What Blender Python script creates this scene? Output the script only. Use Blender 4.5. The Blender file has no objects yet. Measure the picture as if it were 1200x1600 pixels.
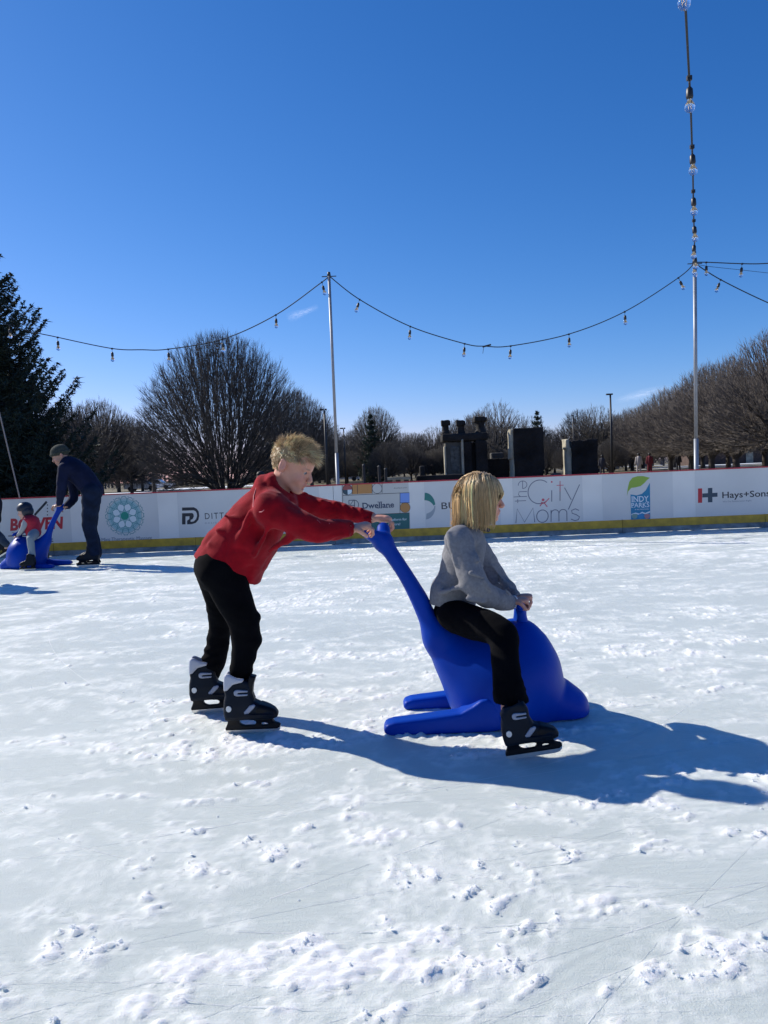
import bpy, math, random
import numpy as np
from mathutils import Vector, Matrix

# ------------------------------------------------------------------ camera, sky, sun, exposure
scene = bpy.context.scene
COL = scene.collection
CAM_H = 1.1
ROLL = math.radians(2.42)
PITCH = math.radians(3.0)
FPX = 1202.0
_f = Vector((0, math.cos(PITCH), -math.sin(PITCH)))
_u0 = Vector((0, math.sin(PITCH), math.cos(PITCH)))
_r0 = Vector((1, 0, 0))
_r = (_r0 * math.cos(ROLL) - _u0 * math.sin(ROLL))
_u = (_r0 * math.sin(ROLL) + _u0 * math.cos(ROLL))
CAMP = Vector((0, 0, CAM_H))
camd = bpy.data.cameras.new('camera')
cam = bpy.data.objects.new('camera', camd)
COL.objects.link(cam)
M = Matrix((_r, _u, -_f)).transposed().to_4x4()
M.translation = CAMP
cam.matrix_world = M
camd.sensor_fit = 'VERTICAL'; camd.sensor_height = 24.0
camd.lens = 24.0 * FPX / 1600.0
camd.clip_start = 0.05; camd.clip_end = 4000
scene.camera = cam

SUN_EL = math.radians(35.2)
SUN_AZ = math.radians(-59.0)            # from +Y towards +X
sdir = Vector((math.sin(SUN_AZ) * math.cos(SUN_EL), math.cos(SUN_AZ) * math.cos(SUN_EL), math.sin(SUN_EL)))
world = bpy.data.worlds.new('World'); scene.world = world; world.use_nodes = True
wn = world.node_tree.nodes; wl = world.node_tree.links
wn.clear()
wo = wn.new('ShaderNodeOutputWorld'); bg = wn.new('ShaderNodeBackground'); sky = wn.new('ShaderNodeTexSky')
sky.sky_type = 'NISHITA'; sky.sun_disc = False
sky.sun_elevation = SUN_EL; sky.sun_rotation = SUN_AZ % (2 * math.pi)
sky.altitude = 250; sky.air_density = 0.85; sky.dust_density = 0.2; sky.ozone_density = 3.0
# clear cold winter air: deeper red fall-off towards the zenith
sepc = wn.new('ShaderNodeSeparateColor'); comc = wn.new('ShaderNodeCombineColor')
for ch, (amp, pw_) in enumerate(((0.0262, 1.75), (0.0670, 1.12), (0.138, 0.90))):
    pn = wn.new('ShaderNodeMath'); pn.operation = 'POWER'; pn.inputs[1].default_value = pw_
    mn = wn.new('ShaderNodeMath'); mn.operation = 'MULTIPLY'; mn.inputs[1].default_value = amp/0.105
    wl.new(sepc.outputs[ch], pn.inputs[0]); wl.new(pn.outputs[0], mn.inputs[0]); wl.new(mn.outputs[0], comc.inputs[ch])
bg.inputs['Strength'].default_value = 0.105
wl.new(sky.outputs[0], sepc.inputs[0]); wl.new(comc.outputs[0], bg.inputs[0]); wl.new(bg.outputs[0], wo.inputs[0])
sund = bpy.data.lights.new('sun', 'SUN'); sund.energy = 4.8; sund.angle = math.radians(0.53); sund.color = (1.0, 0.94, 0.84)
sun = bpy.data.objects.new('sun', sund); COL.objects.link(sun)
sun.rotation_euler = sdir.to_track_quat('Z', 'Y').to_euler(); sun.location = (-20, 10, 20)
scene.view_settings.view_transform = 'Standard'; scene.view_settings.look = 'None'
scene.view_settings.exposure = 0.25; scene.view_settings.gamma = 1.0
scene.view_settings.use_curve_mapping = False

# ------------------------------------------------------------------ measuring helpers
def ray(u, v):
    return _f + _r * ((u - 600) / FPX) + _u * ((800 - v) / FPX)
def P(u, v, Y):
    d = ray(u, v); return CAMP + d * (Y / d.y)
def G(u, v, z=0.0):
    d = ray(u, v); return CAMP + d * ((z - CAM_H) / d.z)
rng = np.random.default_rng(7)
random.seed(7)

# ------------------------------------------------------------------ objects
def tag(o, label=None, cat=None, group=None, kind=None):
    if label: o['label'] = label
    if cat: o['category'] = cat
    if group: o['group'] = group
    if kind: o['kind'] = kind
    return o
def empty(name, loc, label, cat, group=None):
    o = bpy.data.objects.new(name, None); COL.objects.link(o)
    o.location = loc; o.empty_display_size = 0.1
    return tag(o, label, cat, group)
def root_loc(o):
    v = Vector((0, 0, 0))
    while o is not None:
        v += o.location; o = o.parent
    return v
def link(name, me, mat, parent=None, smooth=False):
    o = bpy.data.objects.new(name, me); COL.objects.link(o)
    if mat is not None and len(me.materials) == 0:
        me.materials.append(mat)
    if parent is not None: o.parent = parent
    if len(me.polygons):
        me.polygons.foreach_set('use_smooth', np.full(len(me.polygons), bool(smooth)))
    return o
def npmesh(name, V, F, mat_idx=None, attrs=None):
    """V (n,3); F (m,k) int array, or a list of such arrays (tris and quads)."""
    V = np.asarray(V, dtype=np.float32)
    Fs = F if isinstance(F, list) else [F]
    Fs = [np.asarray(f, dtype=np.int32) for f in Fs if len(f)]
    me = bpy.data.meshes.new(name)
    me.vertices.add(len(V)); me.vertices.foreach_set('co', V.ravel())
    nl = sum(f.size for f in Fs); npoly = sum(len(f) for f in Fs)
    me.loops.add(nl); me.polygons.add(npoly)
    me.loops.foreach_set('vertex_index', np.concatenate([f.ravel() for f in Fs]))
    starts = []; s = 0
    for f in Fs:
        k = f.shape[1]; starts.append(s + np.arange(len(f)) * k); s += f.size
    me.polygons.foreach_set('loop_start', np.concatenate(starts).astype(np.int32))
    if mat_idx is not None: me.polygons.foreach_set('material_index', np.asarray(mat_idx, dtype=np.int32))
    if attrs:
        for an, val in attrs.items():
            val = np.asarray(val, dtype=np.float32)
            if val.ndim == 1:
                a = me.attributes.new(an, 'FLOAT', 'POINT'); a.data.foreach_set('value', val)
            else:
                a = me.attributes.new(an, 'FLOAT_COLOR', 'POINT')
                a.data.foreach_set('color', np.concatenate([val, np.ones((len(val), 1), np.float32)], 1).ravel())
    me.update(calc_edges=True); me.validate()
    return me
def child(name, V, F, mat, parent, smooth=False, attrs=None):
    """a part given in world coordinates, hung under parent"""
    off = np.array(root_loc(parent)) if parent is not None else np.zeros(3)
    me = npmesh(name, np.asarray(V, dtype=float) - off, F, attrs=attrs)
    return link(name, me, mat, parent, smooth)

class MB:
    """collects simple solids, builds ONE mesh"""
    def __init__(self): self.V = []; self.Q = []; self.T = []; self.n = 0
    def add(self, V, Q=(), T=()):
        self.V.append(np.asarray(V, dtype=float))
        if len(Q): self.Q.append(np.asarray(Q, dtype=int) + self.n)
        if len(T): self.T.append(np.asarray(T, dtype=int) + self.n)
        self.n += len(V); return self
    def box(self, a, b, jit=0.0):
        x0, y0, z0 = a; x1, y1, z1 = b
        V = np.array([(x0,y0,z0),(x1,y0,z0),(x1,y1,z0),(x0,y1,z0),(x0,y0,z1),(x1,y0,z1),(x1,y1,z1),(x0,y1,z1)], dtype=float)
        if jit: V += rng.uniform(-jit, jit, V.shape)
        return self.add(V, [(0,3,2,1),(4,5,6,7),(0,1,5,4),(1,2,6,5),(2,3,7,6),(3,0,4,7)])
    def tube(self, pts, r, n=8, cap=True):
        pts = [np.array(p, dtype=float) for p in pts]; k = len(pts)
        rs = r if hasattr(r, '__len__') else [r] * k
        V = []; prev = None
        for i, p in enumerate(pts):
            t = pts[min(i+1, k-1)] - pts[max(i-1, 0)]; t /= (np.linalg.norm(t) + 1e-12)
            if prev is None:
                a = np.array([0, 0, 1.0]) if abs(t[2]) < .9 else np.array([1.0, 0, 0])
                prev = np.cross(t, a)
            prev = prev - t * prev.dot(t); prev /= (np.linalg.norm(prev) + 1e-12)
            b = np.cross(t, prev)
            for j in range(n):
                th = 2 * math.pi * j / n
                V.append(p + rs[i] * (math.cos(th) * prev + math.sin(th) * b))
        Q = [(i*n+j, i*n+(j+1) % n, (i+1)*n+(j+1) % n, (i+1)*n+j) for i in range(k-1) for j in range(n)]
        T = []
        if cap:
            V.append(pts[0]); V.append(pts[-1]); c0 = k*n; c1 = c0+1
            T = [(c0, (j+1) % n, j) for j in range(n)] + [(c1, (k-1)*n+j, (k-1)*n+(j+1) % n) for j in range(n)]
        return self.add(V, Q, T)
    def arrays(self):
        V = np.concatenate(self.V); F = []
        if self.Q: F.append(np.concatenate(self.Q))
        if self.T: F.append(np.concatenate(self.T))
        return V, F
    def build(self, name, mat, parent=None, smooth=False):
        V, F = self.arrays(); return child(name, V, F, mat, parent, smooth)

def prisms(p0, p1, r0, r1, n=3, tip=False):
    """arrays of segments -> (V, F) of n-sided tapered prisms"""
    p0 = np.asarray(p0); p1 = np.asarray(p1); m = len(p0)
    t = p1 - p0; t = t / (np.linalg.norm(t, axis=1, keepdims=True) + 1e-9)
    a = np.where(np.abs(t[:, 2:3]) < .9, np.array([[0, 0, 1.0]]), np.array([[1.0, 0, 0]]))
    u = np.cross(t, a); u /= (np.linalg.norm(u, axis=1, keepdims=True) + 1e-9)
    b = np.cross(t, u)
    ang = np.arange(n) * 2 * math.pi / n
    ring = np.cos(ang)[None, :, None] * u[:, None, :] + np.sin(ang)[None, :, None] * b[:, None, :]
    A = p0[:, None, :] + ring * np.asarray(r0)[:, None, None]
    if tip:
        V = np.concatenate([A, p1[:, None, :]], 1).reshape(-1, 3); base = (np.arange(m) * (n + 1))[:, None]
        F = np.concatenate([np.stack([base[:, 0] + j, base[:, 0] + (j+1) % n, base[:, 0] + n], 1) for j in range(n)])
    else:
        B = p1[:, None, :] + ring * np.asarray(r1)[:, None, None]
        V = np.concatenate([A, B], 1).reshape(-1, 3); base = np.arange(m) * (2 * n)
        F = np.concatenate([np.stack([base + j, base + (j+1) % n, base + n + (j+1) % n, base + n + j], 1) for j in range(n)])
    return V, F

# ------------------------------------------------------------------ numpy noise
_perm = np.random.default_rng(3).permutation(4096)
_val = np.random.default_rng(4).uniform(-1, 1, 4096).astype(np.float32)
def _h(ix, iy, iz=0):
    return _val[_perm[(_perm[(_perm[ix & 4095] + iy) & 4095] + iz) & 4095]]
def noise2(x, y):
    ix = np.floor(x).astype(np.int64); iy = np.floor(y).astype(np.int64)
    fx = (x - ix); fy = (y - iy); fx = fx*fx*fx*(fx*(fx*6-15)+10); fy = fy*fy*fy*(fy*(fy*6-15)+10)
    a = _h(ix, iy); b = _h(ix+1, iy); c = _h(ix, iy+1); d = _h(ix+1, iy+1)
    return (a + (b-a)*fx) * (1-fy) + (c + (d-c)*fx) * fy
def noise3(x, y, z):
    ix = np.floor(x).astype(np.int64); iy = np.floor(y).astype(np.int64); iz = np.floor(z).astype(np.int64)
    fx = x-ix; fy = y-iy; fz = z-iz
    fx = fx*fx*(3-2*fx); fy = fy*fy*(3-2*fy); fz = fz*fz*(3-2*fz)
    def pl(k):
        a = _h(ix, iy, iz+k); b = _h(ix+1, iy, iz+k); c = _h(ix, iy+1, iz+k); d = _h(ix+1, iy+1, iz+k)
        return (a+(b-a)*fx)*(1-fy)+(c+(d-c)*fx)*fy
    return pl(0)*(1-fz)+pl(1)*fz
def fbm2(x, y, o=4, g=.5):
    s = 0; a = 1; t = 0
    for i in range(o):
        s = s + a*noise2(x*(2**i)+17.3*i, y*(2**i)-9.1*i); t += a; a *= g
    return s/t

# ------------------------------------------------------------------ materials
MATS = {}
def mat(name, color, rough=.6, metal=0.0, noise=None, bump=None, spec=.5, trans=0.0, sheen=0.0, coat=0.0, attr=None, sss=0.0, emit=None, ior=None):
    """noise=(scale, amount) mottles the colour, bump=(scale, distance, detail)"""
    if name in MATS: return MATS[name]
    m = bpy.data.materials.new(name); m.use_nodes = True; nt = m.node_tree; N = nt.nodes; L = nt.links
    b = N['Principled BSDF']; b.inputs['Base Color'].default_value = (*color, 1); b.inputs['Roughness'].default_value = rough
    b.inputs['Metallic'].default_value = metal; b.inputs['Specular IOR Level'].default_value = spec
    b.inputs['Transmission Weight'].default_value = trans
    b.inputs['Sheen Weight'].default_value = sheen; b.inputs['Coat Weight'].default_value = coat
    if ior: b.inputs['IOR'].default_value = ior
    if sss:
        b.inputs['Subsurface Weight'].default_value = sss; b.inputs['Subsurface Scale'].default_value = .01
        b.inputs['Subsurface Radius'].default_value = (1, .35, .2)
    tc = N.new('ShaderNodeTexCoord'); base = None
    if attr:
        at = N.new('ShaderNodeAttribute'); at.attribute_name = attr; base = at.outputs['Color']
    if noise:
        nz = N.new('ShaderNodeTexNoise'); nz.inputs['Scale'].default_value = noise[0]; nz.inputs['Detail'].default_value = 5
        L.new(tc.outputs['Object'], nz.inputs['Vector'])
        mr = N.new('ShaderNodeMapRange'); mr.inputs[1].default_value = .3; mr.inputs[2].default_value = .7
        mr.inputs[3].default_value = 1-noise[1]; mr.inputs[4].default_value = 1+noise[1]
        L.new(nz.outputs[0], mr.inputs[0])
        mx = N.new('ShaderNodeMix'); mx.data_type = 'RGBA'; mx.blend_type = 'MULTIPLY'; mx.inputs[0].default_value = 1
        if base is not None: L.new(base, mx.inputs[6])
        else: mx.inputs[6].default_value = (*color, 1)
        L.new(mr.outputs[0], mx.inputs[7]); base = mx.outputs[2]
    if base is not None: L.new(base, b.inputs['Base Color'])
    if bump:
        nb = N.new('ShaderNodeTexNoise'); nb.inputs['Scale'].default_value = bump[0]; nb.inputs['Detail'].default_value = bump[2] if len(bump) > 2 else 3
        L.new(tc.outputs['Object'], nb.inputs['Vector'])
        bp = N.new('ShaderNodeBump'); bp.inputs['Distance'].default_value = bump[1]; bp.inputs['Strength'].default_value = 1
        L.new(nb.outputs[0], bp.inputs['Height']); L.new(bp.outputs[0], b.inputs['Normal'])
    MATS[name] = m; return m

# ------------------------------------------------------------------ signed distance modelling
class Sdf:
    def __init__(self, lo, hi, h, fine=()):
        """lo, hi world corners; h cell size; fine = [(axis, a, b, h2)] finer bands"""
        self.ax = []
        for k in range(3):
            xs = [lo[k]]
            while xs[-1] < hi[k]:
                st = h
                for (a, p, q, h2) in fine:
                    if a == k and p <= xs[-1] <= q: st = h2
                xs.append(xs[-1] + st)
            self.ax.append(np.array(xs, dtype=np.float32))
        self.F = np.full([len(a) for a in self.ax], 1.0, dtype=np.float32)
    def _sub(self, lo, hi):
        sl = []
        for k in range(3):
            i0 = max(0, int(np.searchsorted(self.ax[k], lo[k])) - 1); i1 = min(len(self.ax[k]), int(np.searchsorted(self.ax[k], hi[k])) + 1)
            if i1 <= i0: return None, None
            sl.append(slice(i0, i1))
        x = self.ax[0][sl[0]][:, None, None]; y = self.ax[1][sl[1]][None, :, None]; z = self.ax[2][sl[2]][None, None, :]
        return tuple(sl), (x, y, z)
    def _comb(self, sl, d, k, op):
        A = self.F[sl]
        if op == 'sub': A2, d2 = -A, d
        else: A2, d2 = A, d
        if k > 0:
            h = np.maximum(k - np.abs(A2 - d2), 0) / k; r = np.minimum(A2, d2) - h*h*k*.25
        else: r = np.minimum(A2, d2)
        self.F[sl] = -r if op == 'sub' else r
    def cap(self, a, b, ra, rb=None, k=.01, op='add', flat=None):
        """tapered capsule; flat=(axis vector, factor) squeezes it"""
        rb = ra if rb is None else rb
        a = np.array(a, dtype=np.float32); b = np.array(b, dtype=np.float32)
        R = max(ra, rb); fl = 1.0
        if flat is not None and flat[1] > 1: R *= flat[1]
        mg = k + .012
        sl, X = self._sub(np.minimum(a, b) - R - mg, np.maximum(a, b) + R + mg)
        if sl is None: return self
        p = [X[i] - a[i] for i in range(3)]; ba = b - a
        if flat is not None:
            n = np.array(flat[0], dtype=np.float32); n /= np.linalg.norm(n); s = flat[1]
            dn = (p[0]*n[0] + p[1]*n[1] + p[2]*n[2]) * (1/s - 1)
            p = [p[i] + dn*n[i] for i in range(3)]
            ba = ba + n * (ba.dot(n)) * (1/s - 1); fl = min(1.0, s)
        bb = float(ba.dot(ba)) + 1e-12
        h = np.clip((p[0]*ba[0] + p[1]*ba[1] + p[2]*ba[2]) / bb, 0, 1)
        d = np.sqrt((p[0]-ba[0]*h)**2 + (p[1]-ba[1]*h)**2 + (p[2]-ba[2]*h)**2) - (ra + (rb-ra)*h)
        self._comb(sl, d * fl, k, op); return self
    def chain(self, pts, rs, k=.01, flat=None, sub=4, op='add'):
        """smooth tube of varying radius through the points"""
        pts = np.array([list(p) for p in pts], dtype=float); rs = np.array(rs, dtype=float); n = len(pts)
        if n > 2 and sub > 1:
            Q = []; RR = []
            for i in range(n-1):
                p0 = pts[max(i-1, 0)]; p1 = pts[i]; p2 = pts[i+1]; p3 = pts[min(i+2, n-1)]
                r0 = rs[max(i-1, 0)]; r1 = rs[i]; r2 = rs[i+1]; r3 = rs[min(i+2, n-1)]
                for j in range(sub):
                    t = j/sub
                    c = lambda a, b, c_, d: .5*((2*b)+(-a+c_)*t+(2*a-5*b+4*c_-d)*t*t+(-a+3*b-3*c_+d)*t**3)
                    Q.append(c(p0, p1, p2, p3)); RR.append(c(r0, r1, r2, r3))
            Q.append(pts[-1]); RR.append(rs[-1]); pts, rs = Q, RR
        for i in range(len(pts)-1):
            self.cap(pts[i], pts[i+1], rs[i], rs[i+1], k if i == 0 else min(k, .004) if op == 'add' else k, op, flat)
        return self
    def ell(self, c, r, ax=None, k=.01, op='add'):
        """ellipsoid with radii r along the rows of ax"""
        c = np.array(c, dtype=np.float32); R = max(r) + k + .01
        sl, X = self._sub(c - R, c + R)
        if sl is None: return self
        A = np.eye(3) if ax is None else np.array([list(v) for v in ax], dtype=float)
        p = [X[i] - c[i] for i in range(3)]
        q = [(p[0]*A[i][0] + p[1]*A[i][1] + p[2]*A[i][2]) / r[i] for i in range(3)]
        k0 = np.sqrt(q[0]**2 + q[1]**2 + q[2]**2) + 1e-6
        k1 = np.sqrt((q[0]/r[0])**2 + (q[1]/r[1])**2 + (q[2]/r[2])**2) + 1e-6
        self._comb(sl, (k0 * (k0 - 1) / k1).astype(np.float32), k, op); return self
    def poly(self, pts, frame, half, rnd=.01, k=.006, op='add', hfun=None):
        """outline (list of 2D points) in frame (origin, ex, ez, n) extruded to +-half along n with rounded edges"""
        o, ex, ez, n = [np.array(list(v), dtype=float) for v in frame]
        W = np.array([o + ex*p[0] + ez*p[1] for p in pts])
        lo = np.minimum((W - n*half).min(0), (W + n*half).min(0)) - k - .02
        hi = np.maximum((W - n*half).max(0), (W + n*half).max(0)) + k + .02
        sl, X = self._sub(lo, hi)
        if sl is None: return self
        q = [X[i] - o[i] for i in range(3)]
        a = q[0]*ex[0] + q[1]*ex[1] + q[2]*ex[2]; b = q[0]*ez[0] + q[1]*ez[1] + q[2]*ez[2]; w = q[0]*n[0] + q[1]*n[1] + q[2]*n[2]
        d2 = poly2(a, b, pts) + rnd
        hh = half if hfun is None else hfun(a, b)
        dw = np.abs(w) - (hh - rnd)
        d = np.minimum(np.maximum(d2, dw), 0) + np.sqrt(np.maximum(d2, 0)**2 + np.maximum(dw, 0)**2) - rnd
        self._comb(sl, d.astype(np.float32), k, op); return self
    def wrinkle(self, fn):
        """adds fn(x, y, z) to the field near the surface"""
        m = np.abs(self.F) < .03; I = np.nonzero(m)
        self.F[I] += fn(self.ax[0][I[0]], self.ax[1][I[1]], self.ax[2][I[2]]).astype(np.float32)
        return self
    def cut_below(self, axis, value, sign=1):
        """keep the side where sign*(coord - value) > 0"""
        sh = [1, 1, 1]; sh[axis] = -1
        self.F = np.maximum(self.F, (-sign * (self.ax[axis] - value)).reshape(sh)); return self
    def plane(self, p, n, k=0.0):
        """remove everything on the side the normal points to"""
        p = np.array(p, dtype=float); n = np.array(n, dtype=float); n /= np.linalg.norm(n)
        d = (self.ax[0][:, None, None]-p[0])*n[0] + (self.ax[1][None, :, None]-p[1])*n[1] + (self.ax[2][None, None, :]-p[2])*n[2]
        self.F = np.maximum(self.F, d.astype(np.float32)); return self
    def mesh(self, smooth=2):
        F = self.F; s = F < 0
        nx, ny, nz = F.shape
        cnt = np.zeros((nx-1, ny-1, nz-1), np.uint8)
        for dx in (0, 1):
            for dy in (0, 1):
                for dz in (0, 1): cnt += s[dx:nx-1+dx, dy:ny-1+dy, dz:nz-1+dz]
        act = (cnt > 0) & (cnt < 8)
        I, J, K = np.nonzero(act); n = len(I)
        idx = np.full(act.shape, -1, np.int64); idx[I, J, K] = np.arange(n)
        C = {}
        for dx in (0, 1):
            for dy in (0, 1):
                for dz in (0, 1): C[dx, dy, dz] = F[I+dx, J+dy, K+dz]
        acc = np.zeros((n, 3)); num = np.zeros(n)
        for a in C:
            for k in range(3):
                if a[k] == 0:
                    b = list(a); b[k] = 1; b = tuple(b); fa = C[a]; fb = C[b]
                    cr = (fa < 0) != (fb < 0)
                    t = np.where(cr, fa / np.where(cr, fa - fb, 1), 0)
                    for m in range(3):
                        acc[:, m] += np.where(cr, a[m] + (t if m == k else 0), 0)
                    num += cr
        acc /= num[:, None]
        V = np.empty((n, 3))
        for m, ii in enumerate((I, J, K)):
            A = self.ax[m]; V[:, m] = A[ii] + (A[ii+1] - A[ii]) * acc[:, m]
        Q = []
        for k in range(3):
            o1, o2 = [(1, 2), (2, 0), (0, 1)][k]
            slA = [slice(1, -1)]*3; slA[k] = slice(0, F.shape[k]-1); slB = list(slA); slB[k] = slice(1, F.shape[k])
            A = s[tuple(slA)]; B = s[tuple(slB)]
            E = np.nonzero(A != B); neg = A[E]
            e = [E[m] + (0 if m == k else 1) for m in range(3)]
            def cell(d1, d2):
                c = list(e); c[o1] = c[o1] - d1; c[o2] = c[o2] - d2
                return idx[c[0], c[1], c[2]]
            q = np.stack([cell(1, 1), cell(0, 1), cell(0, 0), cell(1, 0)], 1)
            q[~neg] = q[~neg][:, ::-1]
            Q.append(q)
        Q = np.concatenate(Q)
        for _ in range(smooth): V = lap(V, Q, .5)
        return V, Q
def lap(V, Q, w=.5):
    n = len(V); e = np.concatenate([Q[:, [0, 1]], Q[:, [1, 2]], Q[:, [2, 3]], Q[:, [3, 0]]])
    num = np.bincount(e[:, 0], minlength=n) + np.bincount(e[:, 1], minlength=n)
    S = np.stack([np.bincount(e[:, 0], V[e[:, 1], m], n) + np.bincount(e[:, 1], V[e[:, 0], m], n) for m in range(3)], 1)
    return V*(1-w) + w*S/np.maximum(num, 1)[:, None]
def normals(V, Q):
    c = np.cross(V[Q[:, 2]] - V[Q[:, 0]], V[Q[:, 3]] - V[Q[:, 1]])
    N = np.zeros_like(V)
    for j in range(4):
        for m in range(3): N[:, m] += np.bincount(Q[:, j], c[:, m], len(V))
    return N / (np.linalg.norm(N, axis=1, keepdims=True) + 1e-12)
def poly2(a, b, pts):
    """signed distance to a 2D polygon"""
    d = None; inside = None; n = len(pts)
    for i in range(n):
        x0, y0 = pts[i]; x1, y1 = pts[(i+1) % n]
        ex, ey = x1-x0, y1-y0; wx, wy = a-x0, b-y0
        t = np.clip((wx*ex + wy*ey) / (ex*ex + ey*ey + 1e-12), 0, 1)
        dd = (wx-ex*t)**2 + (wy-ey*t)**2
        d = dd if d is None else np.minimum(d, dd)
        c = ((y0 > b) != (y1 > b)) & (a < (x1-x0)*(b-y0)/((y1-y0) if y1 != y0 else 1e-9) + x0)
        inside = c if inside is None else inside ^ c
    return np.where(inside, -1, 1) * np.sqrt(d)
# ================================================================== SETTING
TINT = {}
def ground_mat():
    m = bpy.data.materials.new('winter_grass'); m.use_nodes = True; nt = m.node_tree; N = nt.nodes; L = nt.links; b = N['Principled BSDF']
    b.inputs['Roughness'].default_value = .95; tc = N.new('ShaderNodeTexCoord')
    n1 = N.new('ShaderNodeTexNoise'); n1.inputs['Scale'].default_value = .06; n1.inputs['Detail'].default_value = 6
    n2 = N.new('ShaderNodeTexNoise'); n2.inputs['Scale'].default_value = 1.3; n2.inputs['Detail'].default_value = 8
    for n in (n1, n2): L.new(tc.outputs['Object'], n.inputs['Vector'])
    cr = N.new('ShaderNodeValToRGB'); e = cr.color_ramp.elements
    e[0].position = .35; e[0].color = (.10, .085, .04, 1); e[1].position = .65; e[1].color = (.19, .155, .085, 1)
    mx = N.new('ShaderNodeMix'); mx.data_type = 'RGBA'; mx.blend_type = 'OVERLAY'; mx.inputs[0].default_value = .8
    L.new(n1.outputs[0], cr.inputs[0]); L.new(cr.outputs[0], mx.inputs[6]); L.new(n2.outputs[0], mx.inputs[7]); L.new(mx.outputs[2], b.inputs['Base Color'])
    return m
gm = ground_mat()
# ground: a ring of land round the rink, out to the horizon
BY = 12.12                                  # front face of the boards
mb = MB()
def sheet(mb, x0, y0, x1, y1, z, n=1):
    mb.add([(x0,y0,z),(x1,y0,z),(x1,y1,z),(x0,y1,z)], [(0,1,2,3)])
sheet(mb, -1500, -1500, 1500, 2500, -.06)
go = mb.build('ground', gm); tag(go, kind='structure')

# ---- ice: one sheet with real scraped-up relief
def ice_relief(x, y):
    """height of the scraped snow and of the ice itself, and how much of it is snow"""
    wx = x + .12*noise2(x*1.7, y*1.7); wy = y + .12*noise2(x*1.7+9, y*1.7+4)
    ang = .16
    sx = wx*math.cos(ang) + wy*math.sin(ang); sy = -wx*math.sin(ang) + wy*math.cos(ang)
    big = fbm2(wx*.9, wy*1.1, 3)
    ridg = fbm2(sx*2.2+3, sy*6.5, 4, .58)                 # streaks left by skates
    clot = fbm2(wx*13, wy*15, 4, .62)
    fine = fbm2(wx*52, wy*58, 3, .65)
    dens = .13 + .20*big + .52*ridg + .50*clot + .10*fine
    m = np.clip((dens - .385) / .13, 0, 1); m = m*m*(3-2*m)
    thin = np.clip((dens - .03) / .30, 0, 1)*np.clip(.8+.9*fine, 0, 1)
    hgt = m * (.0026 + .0060*np.clip(clot, 0, 1) + .0062*fine) + .0012*thin*(1+1.6*fine) + .0010*big
    gr = fbm2(sx*6, sy*95, 2, .6)                          # grooves
    hgt = hgt + .0008*gr*(1-m)
    return hgt, m, thin
ys = [.75]
while ys[-1] < BY + .02: ys.append(ys[-1] + max(.0084, .0044*ys[-1]))
ys = np.array(ys)
xf = np.arange(-2.2, 2.2, .0100)
xr = [2.2]
while xr[-1] < 9.5: xr.append(xr[-1] + min(.040, .010+(xr[-1]-2.2)*.02))
xr = np.array(xr)
xs = np.concatenate([-xr[::-1], xf[1:], xr])
X, Yg = np.meshgrid(xs, ys)
hgt, snowm, thin = ice_relief(X, Yg)
# snow heaped where the blades and the sledge scrape
def heap(cx, cy, rx, ry, h, ang=0.0):
    global hgt, snowm
    dx = X-cx; dy = Yg-cy; a = dx*math.cos(ang)+dy*math.sin(ang); b = -dx*math.sin(ang)+dy*math.cos(ang)
    d = (a/rx)**2 + (b/ry)**2
    sel = d < 4
    w = np.exp(-1.5*d[sel]) ; x = X[sel]; y = Yg[sel]
    n = np.clip(.36 + .95*fbm2(x*34, y*38, 4, .7), 0, 2)
    hgt[sel] += .62*h*w*n; snowm[sel] = np.maximum(snowm[sel], np.clip(1.7*w*n, 0, 1))
g = G(690, 1152); heap(g.x, g.y, .20, .045, .030, -.05)
g = G(640, 1150); heap(g.x, g.y, .09, .035, .026)
g = G(790, 1158); heap(g.x, g.y, .09, .04, .03)
g = G(885, 1172); heap(g.x, g.y, .06, .022, .022)
g = G(690, 1108); heap(g.x, g.y, .10, .03, .014)
g = G(625, 1128); heap(g.x, g.y, .06, .03, .02)
for (u, v, a, b, h) in ((265,1150,.07,.035,.03),(290,1160,.05,.03,.028),(330,1172,.05,.035,.028),(165,1245,.07,.03,.02),(205,1245,.09,.03,.018),
                        (300,1255,.10,.035,.026),(75,1268,.06,.022,.018),(285,1287,.07,.02,.018),(65,1318,.03,.014,.022),(450,1322,.07,.025,.02),
                        (250,1420,.05,.03,.025),(190,1435,.04,.025,.02),(148,1502,.03,.02,.028),(118,1525,.03,.02,.026),(15,1567,.03,.02,.03),
                        (465,1545,.04,.025,.028),(218,1572,.03,.02,.02),(672,1522,.075,.025,.03),(745,1525,.05,.02,.02),(1090,1462,.075,.03,.028),(910,1435,.05,.012,.022),
                        (870,1368,.05,.016,.016),(60,1430,.11,.035,.016),(120,1432,.06,.03,.018),(530,1250,.12,.05,.014),(255,1385,.02,.015,.024),
                        (560,1275,.10,.03,.014),(350,1250,.08,.02,.02),(10,1350,.06,.03,.012),(575,1150,.05,.02,.018),(220,1130,.05,.02,.014)):
    g = G(u, v); heap(g.x, g.y, a, b, h)
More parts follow.
